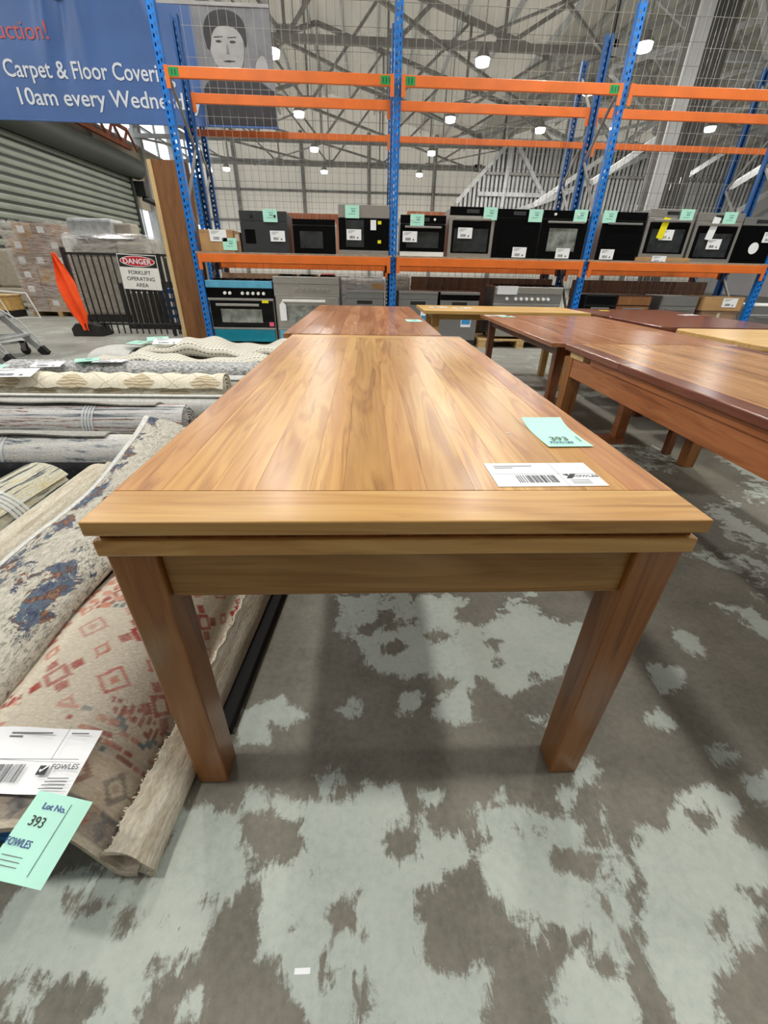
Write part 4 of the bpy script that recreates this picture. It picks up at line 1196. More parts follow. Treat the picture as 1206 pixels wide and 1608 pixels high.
link('card_sheet', bent(W, H, 0, 8, f=cf), 'mint', r)
text('print', 'Lot No.', .0165, 'ink_blue', r, (-.032, .045, .0045), bold=.0002)
text('lot_number', '393', .026, 'ink_dk', r, (-.04, .014, .0045), (0, 0, -.03), sx=.9)
text('print', 'FOWLES', .0185, 'ink_blue', r, (-.068+.008, -.022, .0045), bold=.0001, sx=.8)
MB().box(.0245, -.062, .0043, .0255, .062, .0047).build('rule_line', 'ink_dk', r)
m = MB()
for q in range(3): m.box(-.05, -.038-q*.008, .0043, -.005, -.0368-q*.008, .0046)
m.build('fine_print', 'ink', r, stuff=True)
def on_roll(kind, what, x, y, z, rz, w, h, tilt=.0):
    (lot_card if kind else label_sheet)(what, (x, y, z), (tilt, 0, rz), w, h, int(abs(x*100)))
on_roll(1, 'mint lot card on the left end of the cream shag roll', -3.25, 3.79, .30, .3, .26, .2)
on_roll(0, 'white label on the left end of the cream shag roll', -2.95, 3.66, .285, .1, .34, .17, .2)
on_roll(1, 'mint lot card on the fine grey patterned roll', -2.92, 4.62, .215, .5, .22, .2)
on_roll(0, 'white label on the fine grey patterned roll beside its mint card', -2.68, 4.60, .21, .1, .3, .15)
on_roll(0, 'second white label on the left end of the fine grey patterned roll', -3.25, 4.50, .19, .1, .28, .14, .2)
on_roll(1, 'mint lot card at the left end of the folded knitted rug', -2.78, 6.0, .235, .4, .26, .22, .1)
on_roll(1, 'second mint lot card beside the first on the knitted rug', -3.0, 5.9, .2, -.3, .24, .2, .05)
on_roll(0, 'white label at the left end of the folded knitted rug', -2.55, 5.75, .24, .15, .34, .16, .3)

# ================================================================ PALLET RACKS
def post_mb(h, w=.095, d=.075):
    m = MB()
    xs = [(-w/2, -w*.3), (-w*.1, w*.1), (w*.3, w/2)]
    for a, b in xs:
        m.box(a, 0, 0, b, .004, h)
    n = int(h / .075)
    for k in range(n):
        z = k*.075
        m.box(-w*.3, 0, z, -w*.1, .004, z+.04); m.box(w*.1, 0, z+.018, w*.3, .004, z+.058)
    m.box(-w/2, 0, 0, -w/2+.004, d, h).box(w/2-.004, 0, 0, w/2, d, h)
    m.box(-w/2, d-.004, 0, -w/2+.025, d, h).box(w/2-.025, d-.004, 0, w/2, d, h)
    return m
def rack(name, label, xs, yf, yr, h, levels, cat='rack', rear=True, bh=.055):
    r = thing(name, label, cat, ((xs[0]+xs[-1])/2, yf, 0))
    ox = (xs[0]+xs[-1])/2; D = yr - yf
    pm = post_mb(h).mesh('upright')
    pr = post_mb(h).mesh('upright')
    for x in xs:
        o = link('upright', pm, 'blue', r); o.location = (x-ox, 0, 0)
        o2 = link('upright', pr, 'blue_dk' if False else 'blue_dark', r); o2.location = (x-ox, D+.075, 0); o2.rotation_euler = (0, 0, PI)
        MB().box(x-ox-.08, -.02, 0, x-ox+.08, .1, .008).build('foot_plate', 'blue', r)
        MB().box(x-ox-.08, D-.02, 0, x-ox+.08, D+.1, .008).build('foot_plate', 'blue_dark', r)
        z = .3
        s = 0
        while z + .75 < h:
            a, b = (.05, D+.02) if s % 2 == 0 else (D+.02, .05)
            MB().bar((x-ox, a, z), (x-ox, b, z+.75), .03, .03).build('brace', 'truss', r)
            z += .75; s += 1
        MB().bar((x-ox, .05, .3), (x-ox, D+.02, .3), .03).build('brace', 'truss', r)
    for z, deck in levels:
        for y, yo in (((-.012, -.03), (D+.06, D+.105)) if (rear or deck) else ((-.012, -.03),)):
            for x0, x1 in zip(xs[:-1], xs[1:]):
                a, b = x0-ox+.05, x1-ox-.05
                m = MB()
                y0, y1 = (y-.04, y) if y < .1 else (y, y+.04)
                m.box(a, y0, z-bh, b, y1, z+bh)
                bm_ = m.build('beam', 'orange', r, .006)
                for q in (a-.004, b-.046):
                    pl = MB().box(q, y0-.004, z-.15, q+.05, y0, z+.06).build('connector', 'orange', bm_, .001)
        if deck:
            for x0, x1 in zip(xs[:-1], xs[1:]):
                n = 3
                for k in range(n):
                    a = -.045 + (D+.13)*k/n; b = -.045 + (D+.13)*(k+1)/n
                    wbox('deck_board', (x0-ox+.02, a+.003, z+.055, x1-ox-.02, b-.003, z+.078), 'deck', r, .002)
    return r, ox
MT['deck'] = plain('grey_particle_board', (150, 138, 122), .8, 0, .12, 14)
XS = [-2.50, .40, 3.32, 6.20]
rk, ox = rack('pallet_rack', 'blue and orange pallet rack carrying the row of ovens', XS, 7.19, 7.98, 3.9, [(3.115, False), (1.185, True)])
# green code stickers on the upper beams
for x, s in ((-2.50, 1), (.40, -1), (.40, 1), (3.32, -1)):
    a = x - ox + s*.14
    st = MB().box(a-.075, -.0545, 3.075, a+.075, -.053, 3.155).build('sticker', 'green', rk)
    for q in range(3):
        MB().box(a-.05+q*.04, -.0555, 3.09, a-.04+q*.04, -.0545, 3.14).build('print', 'ink_dk', st)
# safety mesh on the back of the rack, one panel a bay
for x0, x1 in zip(XS[:-1], XS[1:]):
    m = MB()
    x = x0 + .06
    while x < x1 - .05:
        m.box(x-ox-.0018, .94, .08, x-ox+.0018, .9436, 4.8); x += .118
    z = .1
    while z < 4.8:
        m.box(x0-ox, .945, z-.0016, x1-ox, .9475, z+.0016); z += .15 if z < 2.0 else .3
    m.build('mesh_panel', 'wire', rk, stuff=True)
XS2 = [-2.95, .45, 3.82, 7.12]
rk2, ox2 = rack('pallet_rack', 'second blue and orange pallet rack standing back to back behind the ovens', XS2, 9.15, 10.0, 4.28, [(2.97, False), (1.1, True)], rear=False, bh=.042)
for x0, x1 in zip(XS2[:-1], XS2[1:]):
    m = MB(); x = x0 + .06
    while x < x1 - .05:
        m.box(x-ox2-.002, .98, .08, x-ox2+.002, .984, 4.9); x += .14
    z = .1
    while z < 4.9:
        m.box(x0-ox2, .985, z-.002, x1-ox2, .988, z+.002); z += .3
    m.build('mesh_panel', 'wire_dk', rk2, stuff=True)

# ================================================================ OVENS AND COOKERS
def knob(x, z, r, mat, parent, y=0.0):
    return MB().cyl((x, y, z), (x, y-.03, z), r, 14, r*.85).build('knob', mat, parent, smooth=True)
ZS = 1.264
def oven(label, x0, x1, h, y=7.21, body='steel_dk', panel='black_glass', door='black_glass', window='glass_grey', handle='steel', knobs=0, disp=False, frame=None, base=None, ph=.1, knobmat='steel', hz=True, win=(.14, .86, .14, .72), z=ZS):
    w = x1 - x0; d = .55
    r = thing('built_in_oven', label, 'oven', ((x0+x1)/2, y, z), 0)
    hw = w/2
    wbox('body', (-hw+.012, .02, 0, hw-.012, d, h-.01), body, r, .004)
    zb = 0
    if base:
        wbox('base_strip', (-hw+.004, -.004, 0, hw-.004, .02, .055), base, r, .002); zb = .058
    f = frame or panel
    wbox('control_panel', (-hw, 0, h-ph, hw, .02, h), panel, r, .002)
    dt = h - ph - .006
    dr = wbox('door', (-hw, -.004, zb, hw, .02, dt), frame or door, r, .003)
    H = dt - zb
    if frame:
        wbox('door_glass', (-hw+.045, -.007, zb+.05, hw-.045, -.003, dt-.055), door, dr, .001)
    wx0, wx1 = -hw + w*win[0], -hw + w*win[1]
    wbox('window', (wx0, -.009, zb+H*win[2], wx1, -.0065, zb+H*win[3]), window, dr, .001)
    if handle:
        m = MB().box(-hw+w*.1, -.05, dt-.05, hw-w*.1, -.035, dt-.025)
        m.box(-hw+w*.12, -.036, dt-.046, -hw+w*.14, -.003, dt-.03).box(hw-w*.14, -.036, dt-.046, hw-w*.12, -.003, dt-.03)
        m.build('handle', handle, dr, .003)
    for k in range(knobs):
        xx = (-hw + w*(.25 if k == 0 else .75)) if knobs == 2 else -hw + w*(.2 + .6*k/(max(1, knobs-1)))
        knob(xx, h-ph*.5, .018, knobmat, r)
    if disp:
        wbox('display', (-.09, -.003, h-ph*.72, .09, 0, h-ph*.28), 'glass_grey' if panel != 'black_glass' else 'charcoal', r, .001)
    wbox('vent_trim', (-hw+.02, -.002, zb-.0 if not base else .056, hw-.02, .0, zb+.012), 'steel_dk', r, 0)
    return r
C = {}
oven('charcoal oven with two dark knobs, leftmost oven on the rack shelf', -1.80, -1.13, .50, panel='charcoal', door='charcoal', body='charcoal', window='black_glass', handle=None, knobs=2, knobmat='black', ph=.12, win=(.08, .3, .3, .75))
oven('glossy black wide oven with grey window beside the charcoal oven', -1.06, -.45, .42, handle=None, body='steel', ph=.07, win=(.16, .7, .2, .8), window='glass_grey')
oven('stainless topped oven with dark glass and white frame left of the centre upright', -.40, .33, .60, panel='steel', body='white', door='black_glass', base='steel', ph=.15, handle=None, win=(.14, .5, .1, .95))
oven('black oven on a white base strip, first right of the centre upright', .49, 1.15, .50, base='white', knobs=2, knobmat='white', disp=True, body='steel')
oven('steel framed oven with blue grey window, second right of the centre upright', 1.20, 1.86, .61, frame='steel', panel='black_glass', disp=True, window='glass_grey', body='steel', win=(.12, .88, .14, .7))
oven('all black glass oven, third right of the centre upright', 1.88, 2.54, .60, handle=None, disp=True, window='black_glass')
oven('black oven with a bright window and two white knobs left of the third upright', 2.56, 3.24, .60, knobs=2, knobmat='white', window='glass_bright', body='steel', win=(.18, .8, .2, .78))
oven('black oven with low knobs just right of the third upright', 3.46, 4.10, .60, handle='steel_dk', knobs=0, window='black_glass', body='steel')
cb = thing('cardboard_sheet', 'flat piece of cardboard under the steel oven with the yellow sticker', 'cardboard', (4.5, 7.45, ZS))
wbox('sheet', (-.42, -.28, 0, .42, .3, .05), 'card', cb, .004)
oven('steel framed oven with a yellow sticker standing on cardboard', 4.12, 4.82, .60, frame='steel', panel='steel', disp=True, window='glass_grey', body='steel_dk', z=ZS+.051)
oven('steel framed oven with two white papers on its window', 4.86, 5.56, .62, frame='steel', panel='steel', disp=True, window='glass_grey', body='steel_dk')
oven('dark oven with a round white sticker at the right edge of the frame', 5.58, 6.14, .58, panel='steel_dk', disp=True, handle=None, window='black_glass', body='steel_dk', win=(.1, .9, .1, .85))
YF = 7.19
def on_front(kind, what, x, z, w=.2, h=.15, y=YF):
    (lot_card if kind else label_sheet)(what, (x, y, z), (PI/2, 0, 0), w, h, int(abs(x*100)+z*7))
for what, x, z in (('charcoal oven', -1.36, 1.71), ('stainless topped oven', -.2, 1.78), ('black oven with the white base strip', .73, 1.70),
                   ('steel framed oven with the blue grey window', 1.78, 1.80), ('all black glass oven', 2.44, 1.79), ('oven with the bright window', 3.1, 1.80),
                   ('black oven right of the third upright', 3.53, 1.80), ('steel oven with the yellow sticker', 4.67, 1.84), ('oven with two papers on its window', 5.33, 1.82)):
    on_front(1, 'mint lot card on the %s' % what, x, z)
for what, x, z, y in (('charcoal oven', -1.28, 1.47, YF), ('stainless topped oven', -.18, 1.51, YF), ('black oven with the white base strip', .63, 1.50, 7.15),
                   ('steel framed oven with the blue grey window', 1.43, 1.56, 7.15), ('all black glass oven', 2.28, 1.34, YF), ('oven with the bright window', 2.94, 1.34, YF),
                   ('black oven right of the third upright', 3.62, 1.34, YF), ('steel oven with the yellow sticker', 4.45, 1.60, YF), ('oven with two papers on its window', 5.22, 1.50, YF),
                   ('dark oven with the round sticker', 6.05, 1.60, YF)):
    on_front(0, 'white label on the %s' % what, x, z, .21, .13, y)
on_front(0, 'white label on the cardboard under the steel oven', 4.43, 1.29, .22, .09, 7.165)
o = tag(MB().box(-.05, -.002, -.13, .05, 0, .13).build('yellow_sticker', 'yellow'), 'tall yellow energy sticker on the steel framed oven', 'sticker'); o.location = (4.37, 7.185, 1.68); o.rotation_euler = (0, .16, 0)
o = tag(MB().box(-.055, -.002, -.14, .055, 0, .14).build('paper_strip', 'paper'), 'tall white paper above the label on the oven with two papers', 'paper'); o.location = (5.12, 7.185, 1.69); o.rotation_euler = (0, .14, 0)
o = tag(MB().cyl((0, 0, 0), (0, -.003, 0), .075, 24).build('round_sticker', 'paper'), 'round white sticker on the dark oven at the right edge', 'sticker'); o.location = (5.86, 7.193, 1.46)
for (x, z, w, h, what) in ((.19, 1.66, .05, .04, 'upper'), (.19, 1.43, .05, .04, 'lower')):
    o = tag(MB().box(-w/2, -.002, -h/2, w/2, 0, h/2).build('yellow_sticker', 'yellow'), '%s of two small yellow stickers on the stainless topped oven' % what, 'sticker'); o.location = (x, 7.195, z)
o = tag(MB().box(-.04, -.002, -.06, .04, 0, .06).build('paper_tag', 'paper'), 'small white tag beside the yellow stickers on the stainless topped oven', 'tag'); o.location = (.1, 7.195, 1.63)

def carton(label, x0, x1, y0, y1, z0, z1, mat='card', sleeve=True, name='carton', rz=0):
    r = thing(name, label, 'box', ((x0+x1)/2, (y0+y1)/2, z0), rz)
    a, b, h = (x1-x0)/2, (y1-y0)/2, z1-z0
    wbox('carton_body', (-a, -b, 0, a, b, h), mat, r, .006)
    wbox('tape', (-.025, -b-.0012, h*.55, .025, b+.0012, h+.0012), 'fawn', r, 0)
    wbox('flap', (-a+.002, -b-.002, h-.03, a-.002, -b, h+.002), mat, r, .0005)
    return r
carton('brown cardboard carton at the left end of the oven shelf', -2.40, -1.92, 7.2, 7.6, ZS, 1.53)
carton('small brown carton with a black mark beside the leftmost oven', -1.915, -1.83, 7.22, 7.6, ZS, 1.51, 'card_dk')
on_front(0, 'white label on the brown carton at the left end of the shelf', -2.13, 1.46, .24, .14, 7.194)
on_front(1, 'mint lot card on the brown carton at the left end of the shelf', -1.98, 1.36, .2, .15, 7.194)

def cooker(label, x0, x1, h, trim, panel, door, window, kn, kn_mat, kick, y=7.22, z=.02, knobs=None, top='black', handle='steel'):
    w = x1-x0; hw = w/2
    r = thing('range_cooker', label, 'cooker', ((x0+x1)/2, y, z))
    wbox('body', (-hw, .02, .06, hw, .6, h-.03), 'steel_dk', r, .004)
    wbox('hob', (-hw, .0, h-.03, hw, .6, h), trim, r, .006)
    for gx in (-.28, 0, .28):
        m = MB()
        for q in (-.1, 0, .1): m.box(gx*w/.9+q-.006, .1, h, gx*w/.9+q+.006, .5, h+.025)
        m.box(gx*w/.9-.11, .29, h, gx*w/.9+.11, .31, h+.024).build('pan_support', 'black', r)
    wbox('front_lip', (-hw, -.02, h-.1, hw, .02, h-.002), trim, r, .008)
    wbox('control_panel', (-hw, -.008, h-.235, hw, .02, h-.104), panel, r, .003)
    for k in knobs: knob(k*w/2, h-.17, .024, kn_mat, r, -.008)
    wbox('trim_strip', (-hw, -.012, h-.27, hw, .02, h-.238), 'steel', r, .002)
    d = wbox('door', (-hw+.02, -.01, .25, hw-.02, .02, h-.275), door, r, .004)
    wbox('window', (-hw+w*.17, -.014, .32, hw-w*.2, -.009, h-.39), window, d, .001)
    m = MB().box(-hw+w*.12, -.06, h-.345, hw-w*.22, -.04, h-.31).box(-hw+w*.15, -.042, h-.34, -hw+w*.17, -.008, h-.315).box(hw-w*.27, -.042, h-.34, hw-w*.25, -.008, h-.315)
    m.build('handle', handle, d, .004)
    wbox('trim_strip', (-hw+.01, -.014, .222, hw-.01, .02, .247), 'steel', r, .002)
    wbox('drawer_front', (-hw+.03, -.01, .04, hw-.03, .02, .22), kick, r, .004)
    for s in (-1, 1): MB().cyl((s*(hw-.06), .08, 0), (s*(hw-.06), .08, .062), .02, 10).build('foot', 'black', r)
    for s in (-1, 1): MB().cyl((s*(hw-.06), .52, 0), (s*(hw-.06), .52, .062), .02, 10).build('foot', 'black', r)
    return r
ck = cooker('range cooker with teal film on its drawer and black door, beside the left upright', -2.44, -1.44, .90, 'blue_film', 'black_glass', 'black_glass', 'glass_bright', 7, 'white', 'teal', knobs=(-.45, -.3, .08, .24, .4, .56, .72), z=0)
wbox('energy_sticker', (.32, -.016, .6, .42, -.0115, .64), 'yellow', ck, 0)
wbox('sale_tag', (.4, -.018, .27, .47, -.013, .33), 'pink', ck, 0)
cooker('stainless range cooker half hidden behind the reddish brown table', -1.42, -.42, .97, 'steel', 'steel', 'steel', 'glass_bright', 7, 'steel', 'blue_film', knobs=(-.3, -.1, .05, .2, .35, .5, .65), z=0, handle='white')
o = tag(MB().prism([(-.05, -.14), (.05, -.14), (.05, .08), (0, .14), (-.05, .08)], -.002, 0, lambda a, b, c: (a, c, b)).build('hanging_tag', 'paper'), 'white pointed tag hanging on the stainless range cooker', 'tag'); o.location = (-1.30, 7.17, .50)
def pallet(label, x0, x1, y0, y1, h=.13, mat='pallet'):
    r = thing('wooden_pallet', label, 'pallet', ((x0+x1)/2, (y0+y1)/2, 0))
    a, b = (x1-x0)/2, (y1-y0)/2
    for k in range(7):
        yy = -b + (2*b-.1)*k/6
        wbox('top_board', (-a, yy, h-.022, a, yy+.1, h), mat, r, .002)
    for s in (-1, 0, 1):
        for q in (-1, 0, 1):
            wbox('block', (s*(a-.06)-.06, q*(b-.06)-.06, .022, s*(a-.06)+.06, q*(b-.06)+.06, h-.022), mat, r, .002)
    for s in (-1, 0, 1):
        wbox('bottom_board', (s*(a-.06)-.06, -b, 0, s*(a-.06)+.06, b, .022), mat, r, .002)
    return r
pallet('pale wooden pallet under the steel range cooker right of the dishwashers', 1.83, 3.2, 7.14, 7.9)
cooker('steel range cooker with a row of knobs standing on a wooden pallet', 2.0, 3.08, .76, 'steel', 'steel_dk', 'steel', 'black_glass', 8, 'white', 'steel', knobs=(-.62, -.36, -.2, -.04, .12, .3, .46, .6), z=.131)
o = tag(MB().box(-.16, -.002, -.06, .16, 0, .06).build('paper_note', 'paper'), 'white paper taped at the top left of the steel range cooker on the pallet', 'paper'); o.location = (2.19, 7.18, .84); o.rotation_euler = (.2, 0, 0)

def dishwasher(label, x0, x1, top='steel_dk', slot=False, sticker=True, h=.80):
    w = (x1-x0)/2
    r = thing('dishwasher', label, 'dishwasher', ((x0+x1)/2, 7.24, 0))
    wbox('body', (-w, .02, .02, w, .58, h-.01), 'charcoal', r, .004)
    wbox('door', (-w+.004, 0, .1, w-.004, .025, h-.12), top, r, .004)
    wbox('control_panel', (-w+.004, -.004, h-.115, w-.004, .025, h-.002), 'black_glass' if slot else top, r, .003)
    wbox('top_lip', (-w, -.01, h-.04, w, .58, h), 'steel_dk', r, .006)
    wbox('handle_recess', (-.12, -.002, h-.19, .12, .001, h-.14), 'black', r, .001)
    wbox('kick_plate', (-w+.03, .04, .0, w-.03, .06, .1), 'black', r, 0)
    if sticker:
        s_ = wbox('energy_sticker', (w-.26, -.003, .3, w-.1, .0, .52), 'paper', r, 0)
        wbox('print', (w-.25, -.0045, .34, w-.11, -.003, .46), 'sky_sticker', s_, 0)
    return r
dishwasher('grey dishwasher left of the centre upright', -.33, .27, sticker=False)
dishwasher('grey dishwasher just right of the centre upright', .50, 1.12)
dishwasher('grey dishwasher with a black control strip, second right of the centre upright', 1.16, 1.78, slot=True)
o = tag(MB().box(-.3, -.28, 0, .3, .28, .68).build('cardboard_tube', 'dark_timber', None, .01), 'dark brown box between the grey dishwashers and the back mesh', 'box'); o.location = (1.2, 8.45, 0)

# low goods right of the third upright
def appliance(label, x0, x1, h, mat, name='appliance', front='steel_dk'):
    w = (x1-x0)/2
    r = thing(name, label, 'appliance', ((x0+x1)/2, 7.26, 0))
    wbox('body', (-w, .01, 0, w, .5, h), mat, r, .008)
    wbox('front_panel', (-w+.015, 0, .05, w-.015, .012, h-.16), front, r, .003)
    wbox('control_panel', (-w+.015, -.003, h-.14, w-.015, .012, h-.02), front, r, .003)
    wbox('handle', (-w+.1, -.03, h-.2, w-.1, -.01, h-.18), 'steel_dk', r, .003)
    return r
appliance('black appliance right of the third upright under the shelf', 3.5, 4.0, .80, 'black', front='black_glass')
appliance('dark brown appliance beside the black one under the shelf', 4.02, 4.58, .80, 'dark_timber', front='brown_board')
appliance('grey steel appliance left of the brown carton under the shelf', 4.75, 5.36, .80, 'steel_dk')
carton('brown carton with a white label on the far right under the shelf', 5.42, 6.08, 7.22, 7.75, .60, .80)
carton('pale carton supporting the brown carton on the far right', 5.46, 6.05, 7.24, 7.7, 0, .598, 'card_dk')
on_front(0, 'white label on the brown carton on the far right under the shelf', 5.85, .72, .24, .13, 7.215)
appliance('pale steel appliance right of the fourth upright at the frame edge', 6.3, 7.0, .7, 'white')
# timber panels and wrapped goods on the second rack
def panel(label, x0, x1, y, z0, z1, mat, n=3, name='timber_screen'):
    r = thing(name, label, 'panel', ((x0+x1)/2, y, z0))
    w = (x1-x0)
    for k in range(n):
        wbox('board', (-w/2 + w*k/n + .003, 0, 0, -w/2 + w*(k+1)/n - .003, .04, z1-z0), mat, r, .003)
    wbox('rail', (-w/2, .04, (z1-z0)*.7, w/2, .07, (z1-z0)*.85), mat, r, .002)
    return r
panel('reddish timber panel standing behind the glossy black oven', -1.45, -.5, 9.25, 1.18, 1.94, 'red_timber', 3)
panel('long reddish timber panel standing behind the steel framed oven', .75, 3.7, 9.3, 1.18, 2.02, 'red_timber', 5)
panel('dark timber panels leaning at floor level behind the dishwashers', .85, 3.6, 9.0, 0, .98, 'dark_timber', 9)
panel('dark timber panels at floor level right of the third upright', 4.0, 6.7, 9.0, 0, .98, 'dark_timber', 8)
panel('tan fibreboard sheets at floor level behind the range cookers', -2.7, -.9, 9.0, 0, .98, 'card_dk', 3)
w_ = thing('wrapped_bundle', 'clear plastic wrapped bundle behind the stainless range cooker', 'bundle', (-.15, 9.3, 0))
wbox('bundle', (-.5, -.25, 0, .5, .25, .95), 'galv', w_, .06)
wbox('wrap', (-.53, -.28, .02, .53, .28, .98), 'film', w_, .07)
wbox('label_patch', (.25, -.286, .55, .5, -.282, .85), 'card', w_, 0)
o = tag(wbox('red_bag', (-.13, -.05, 0, .13, .05, .22), 'banner_red', None, .02), 'small red packet hanging behind the stainless range cooker', 'packet'); o.location = (-.72, 8.95, .78)
w_ = thing('wrapped_bundle', 'pale wrapped bundle just right of the centre upright behind the dishwashers', 'bundle', (.62, 8.6, 0))
wbox('bundle', (-.16, -.15, 0, .16, .15, 1.0), 'upholstery', w_, .05)
wbox('wrap', (-.18, -.17, .02, .18, .17, 1.02), 'film', w_, .06)

# ================================================================ LEFT SIDE OF THE HALL
pb = thing('tall_board', 'tall brown chipboard panel with pale edge standing beside the left upright', 'board', (-2.83, 7.62, 0))
wbox('face', (-.20, .0, 0, .24, .2, 2.36), 'brown_board', pb, .003)
wbox('edge_band', (-.26, -.012, 0, -.2, .21, 2.36), 'pale_edge', pb, .002)

fe = thing('barrier_gate', 'black steel barrier with upright bars and a danger sign', 'barrier', (-4.1, 8.0, 0))
L = 1.55
wbox('top_rail', (-.75, -.02, 1.2, .98, .02, 1.235), 'black', fe, .003)
wbox('bottom_rail', (-.75, -.02, .17, .98, .02, .2), 'black', fe, .003)
wbox('post', (-.80, -.03, 0, -.74, .03, 1.30), 'black', fe, .004)
wbox('post', (.70, -.03, 0, .74, .03, 1.24), 'black', fe, .004)
for k in range(16):
    x = -.66 + k*.104
    MB().box(x-.009, -.009, .03, x+.009, .009, 1.21).build('bar', 'black', fe)
for k in range(3):
    MB().box(.80+k*.07, .03, .03, .818+k*.07, .05, 1.18).build('bar', 'black', fe)
bs = MB().prism([(-.25, 0), (.25, 0), (.22, .16), (.12, .2), (-.16, .2), (-.25, .12)], -.17, .17, lambda a, b, c: (a-.68, c-.02, b)).build('weighted_base', 'rubber', fe, .015)
sg = thing('warning_sign', 'white and red danger sign about forklifts hung on the black barrier', 'sign', (-3.72, 7.962, .97)); sg.rotation_euler = (0, .03, 0)
wbox('plate', (-.31, -.006, -.25, .31, .0, .25), 'white', sg, .004)
wbox('header', (-.30, -.0075, .07, .30, -.006, .24), 'black', sg, 0)
def ell(a, b, n=36): return [(a*math.cos(2*PI*k/n), b*math.sin(2*PI*k/n)) for k in range(n)]
MB().prism(ell(.275, .075), -.0095, -.0075, lambda p, q, y: (p, y, q+.155)).build('oval_border', 'white', sg)
MT['sign_red'] = plain('sign_red', (190, 32, 48), .4, 0, .03, 6)
MB().prism(ell(.262, .066), -.0105, -.0095, lambda p, q, y: (p, y, q+.155)).build('oval', 'sign_red', sg)
def ctext(name, s, size, mat, parent, z, bold=.0, sx=1.0, y=-.012):
    me = text_mesh(s, size, .0006, bold)
    xs = [v.co.x for v in me.vertices]
    o = link(name, me, mat, parent); o.scale = (sx, 1, 1)
    o.location = (-(max(xs)+min(xs))/2*sx, y, z); o.rotation_euler = (PI/2, 0, 0)
    return o
ctext('lettering', 'DANGER', .105, 'paper', sg, .118, .002, 1.05)
for s, z in (('FORKLIFT', 0), ('OPERATING', -.09), ('AREA', -.18)):
    ctext('lettering', s, .078, 'ink_dk', sg, z-.03, .0005, 1.05, -.0075)

vs = thing('safety_vest', 'fluorescent orange cloth draped over the end of the barrier', 'vest', (-4.88, 7.84, 0))
def vest_fn(a, b, w):
    sag = math.sin(a*22)*.02 + math.sin(w*9 + a*12)*.015
    return (a*(1-.0*w), b + sag, w)
vp = [(-.16+.32*k/24, 0) for k in range(25)]
me_ = sheet('cloth', vp, .01, list(np.linspace(.10, 1.22, 30)), lambda a, b, w: (a*.72*(.12 + 1.0*min(1, max(.0, (1.25-w)/.45))*(1 if w > .35 else max(.35, (w-.05)/.3))) + .12*(1-w) - .0 + (.08 if w > 1 else 0)*0, b - .05 + math.sin(a*30+w*4)*.03 + math.sin(w*8)*.015, w), 'hivis', vs)
r = thing('wrapped_pallet_load', 'shrink wrapped pallet of brown cartons in front of the roller door', 'pallet load', (-7.15, 11.4, 0))
rr = random.Random(3)
for k in range(5):
    wbox('pallet_board', (-.62, -.5+k*.22, .1, .62, -.5+k*.22+.12, .125), 'pallet', r, .002)
for s in (-1, 0, 1): wbox('pallet_bearer', (s*.55-.05, -.5, 0, s*.55+.05, .5, .1), 'pallet', r, .002)
for lv in range(6):
    n = 3 if lv < 5 else 2
    for row in range(2):
        for k in range(n):
            w = 1.2/3
            x0 = -.6 + k*w + (.0 if lv < 5 else .2) + rr.uniform(-.01, .01) + (0 if lv % 2 else .02)
            z0 = .125 + lv*.28
            y0 = -.5 + row*.5 + rr.uniform(-.012, .012)
            c_ = wbox('carton', (x0+.004, y0, z0, x0+w-.004, y0+.49, z0+.276), ('card_pk', 'card_dk', 'card')[rr.choice((0, 0, 1, 1, 2))], r, .006)
            if row == 0 and rr.random() < .5:
                wbox('carton_label', (x0+.1, y0-.002, z0+.1, x0+.24, y0-.0005, z0+.22), 'paper', c_, 0)
wr = MB()
def wrap_pt(a, z):
    hx, hy = .64, .54
    x = hx*max(-1, min(1, 1.5*math.cos(a))); y = hy*max(-1, min(1, 1.5*math.sin(a)))
    return (x + .02*math.sin(a*9 + z*5), y + .02*math.cos(a*7 - z*6), z)
vv = []; ff = []; NA = 64; NZ = 22
for j in range(NZ+1):
    for i in range(NA):
        z = .1 + 1.74*j/NZ
        vv.append(wrap_pt(2*PI*i/NA, z + (.03*math.sin(i*2.3) if j == NZ else 0)))
for j in range(NZ):
    for i in range(NA):
        ff.append((j*NA+i, j*NA+(i+1) % NA, (j+1)*NA+(i+1) % NA, (j+1)*NA+i))
vv2 = [(x*.985, y*.985, z) for x, y, z in vv]
wr._add(vv, ff)
wr.build('stretch_film', 'film', r, smooth=True)

r = thing('wrapped_sofa_load', 'grey upholstered sofa stood on end in plastic wrap behind the barrier', 'sofa', (-5.2, 10.3, 0))
wbox('base', (-.8, -.35, 0, .7, .5, .14), 'black', r, .01)
wbox('seat_block', (-.72, -.4, .14, .62, .1, 1.22), 'upholstery_grey', r, .06)
wbox('back_block', (-.6, .1, .3, .75, .5, 1.55), 'upholstery', r, .08)
wbox('arm', (-.78, -.42, 1.22, -.66, .3, 1.52), 'white', r, .03)
wbox('cushion', (-.62, -.38, 1.225, .2, .08, 1.42), 'upholstery_grey', r, .05)
wbox('cushion', (.22, -.38, 1.225, .72, .08, 1.46), 'upholstery', r, .05)
wbox('wrapped_top', (-.78, -.1, 1.55, .1, .45, 1.86), 'galv', r, .05)
wbox('wrapped_box', (.0, .0, 1.55, .42, .4, 1.80), 'upholstery', r, .04)
wbox('wrap', (-.8, -.44, 1.2, .8, .52, 1.6), 'film', r, .09)
st_ = thing('crate_stack', 'dark slatted crate with pale cartons standing behind the right part of the barrier', 'crate', (-4.15, 9.2, 0))
for k in range(9):
    wbox('slat', (-.45+k*.1, -.3, .05, -.39+k*.1, -.27, .78), 'black', st_, .003)
wbox('crate_floor', (-.47, -.3, 0, .52, .3, .05), 'black', st_, .003)
wbox('crate_back', (-.47, .27, .05, .5, .3, .8), 'charcoal', st_, .003)
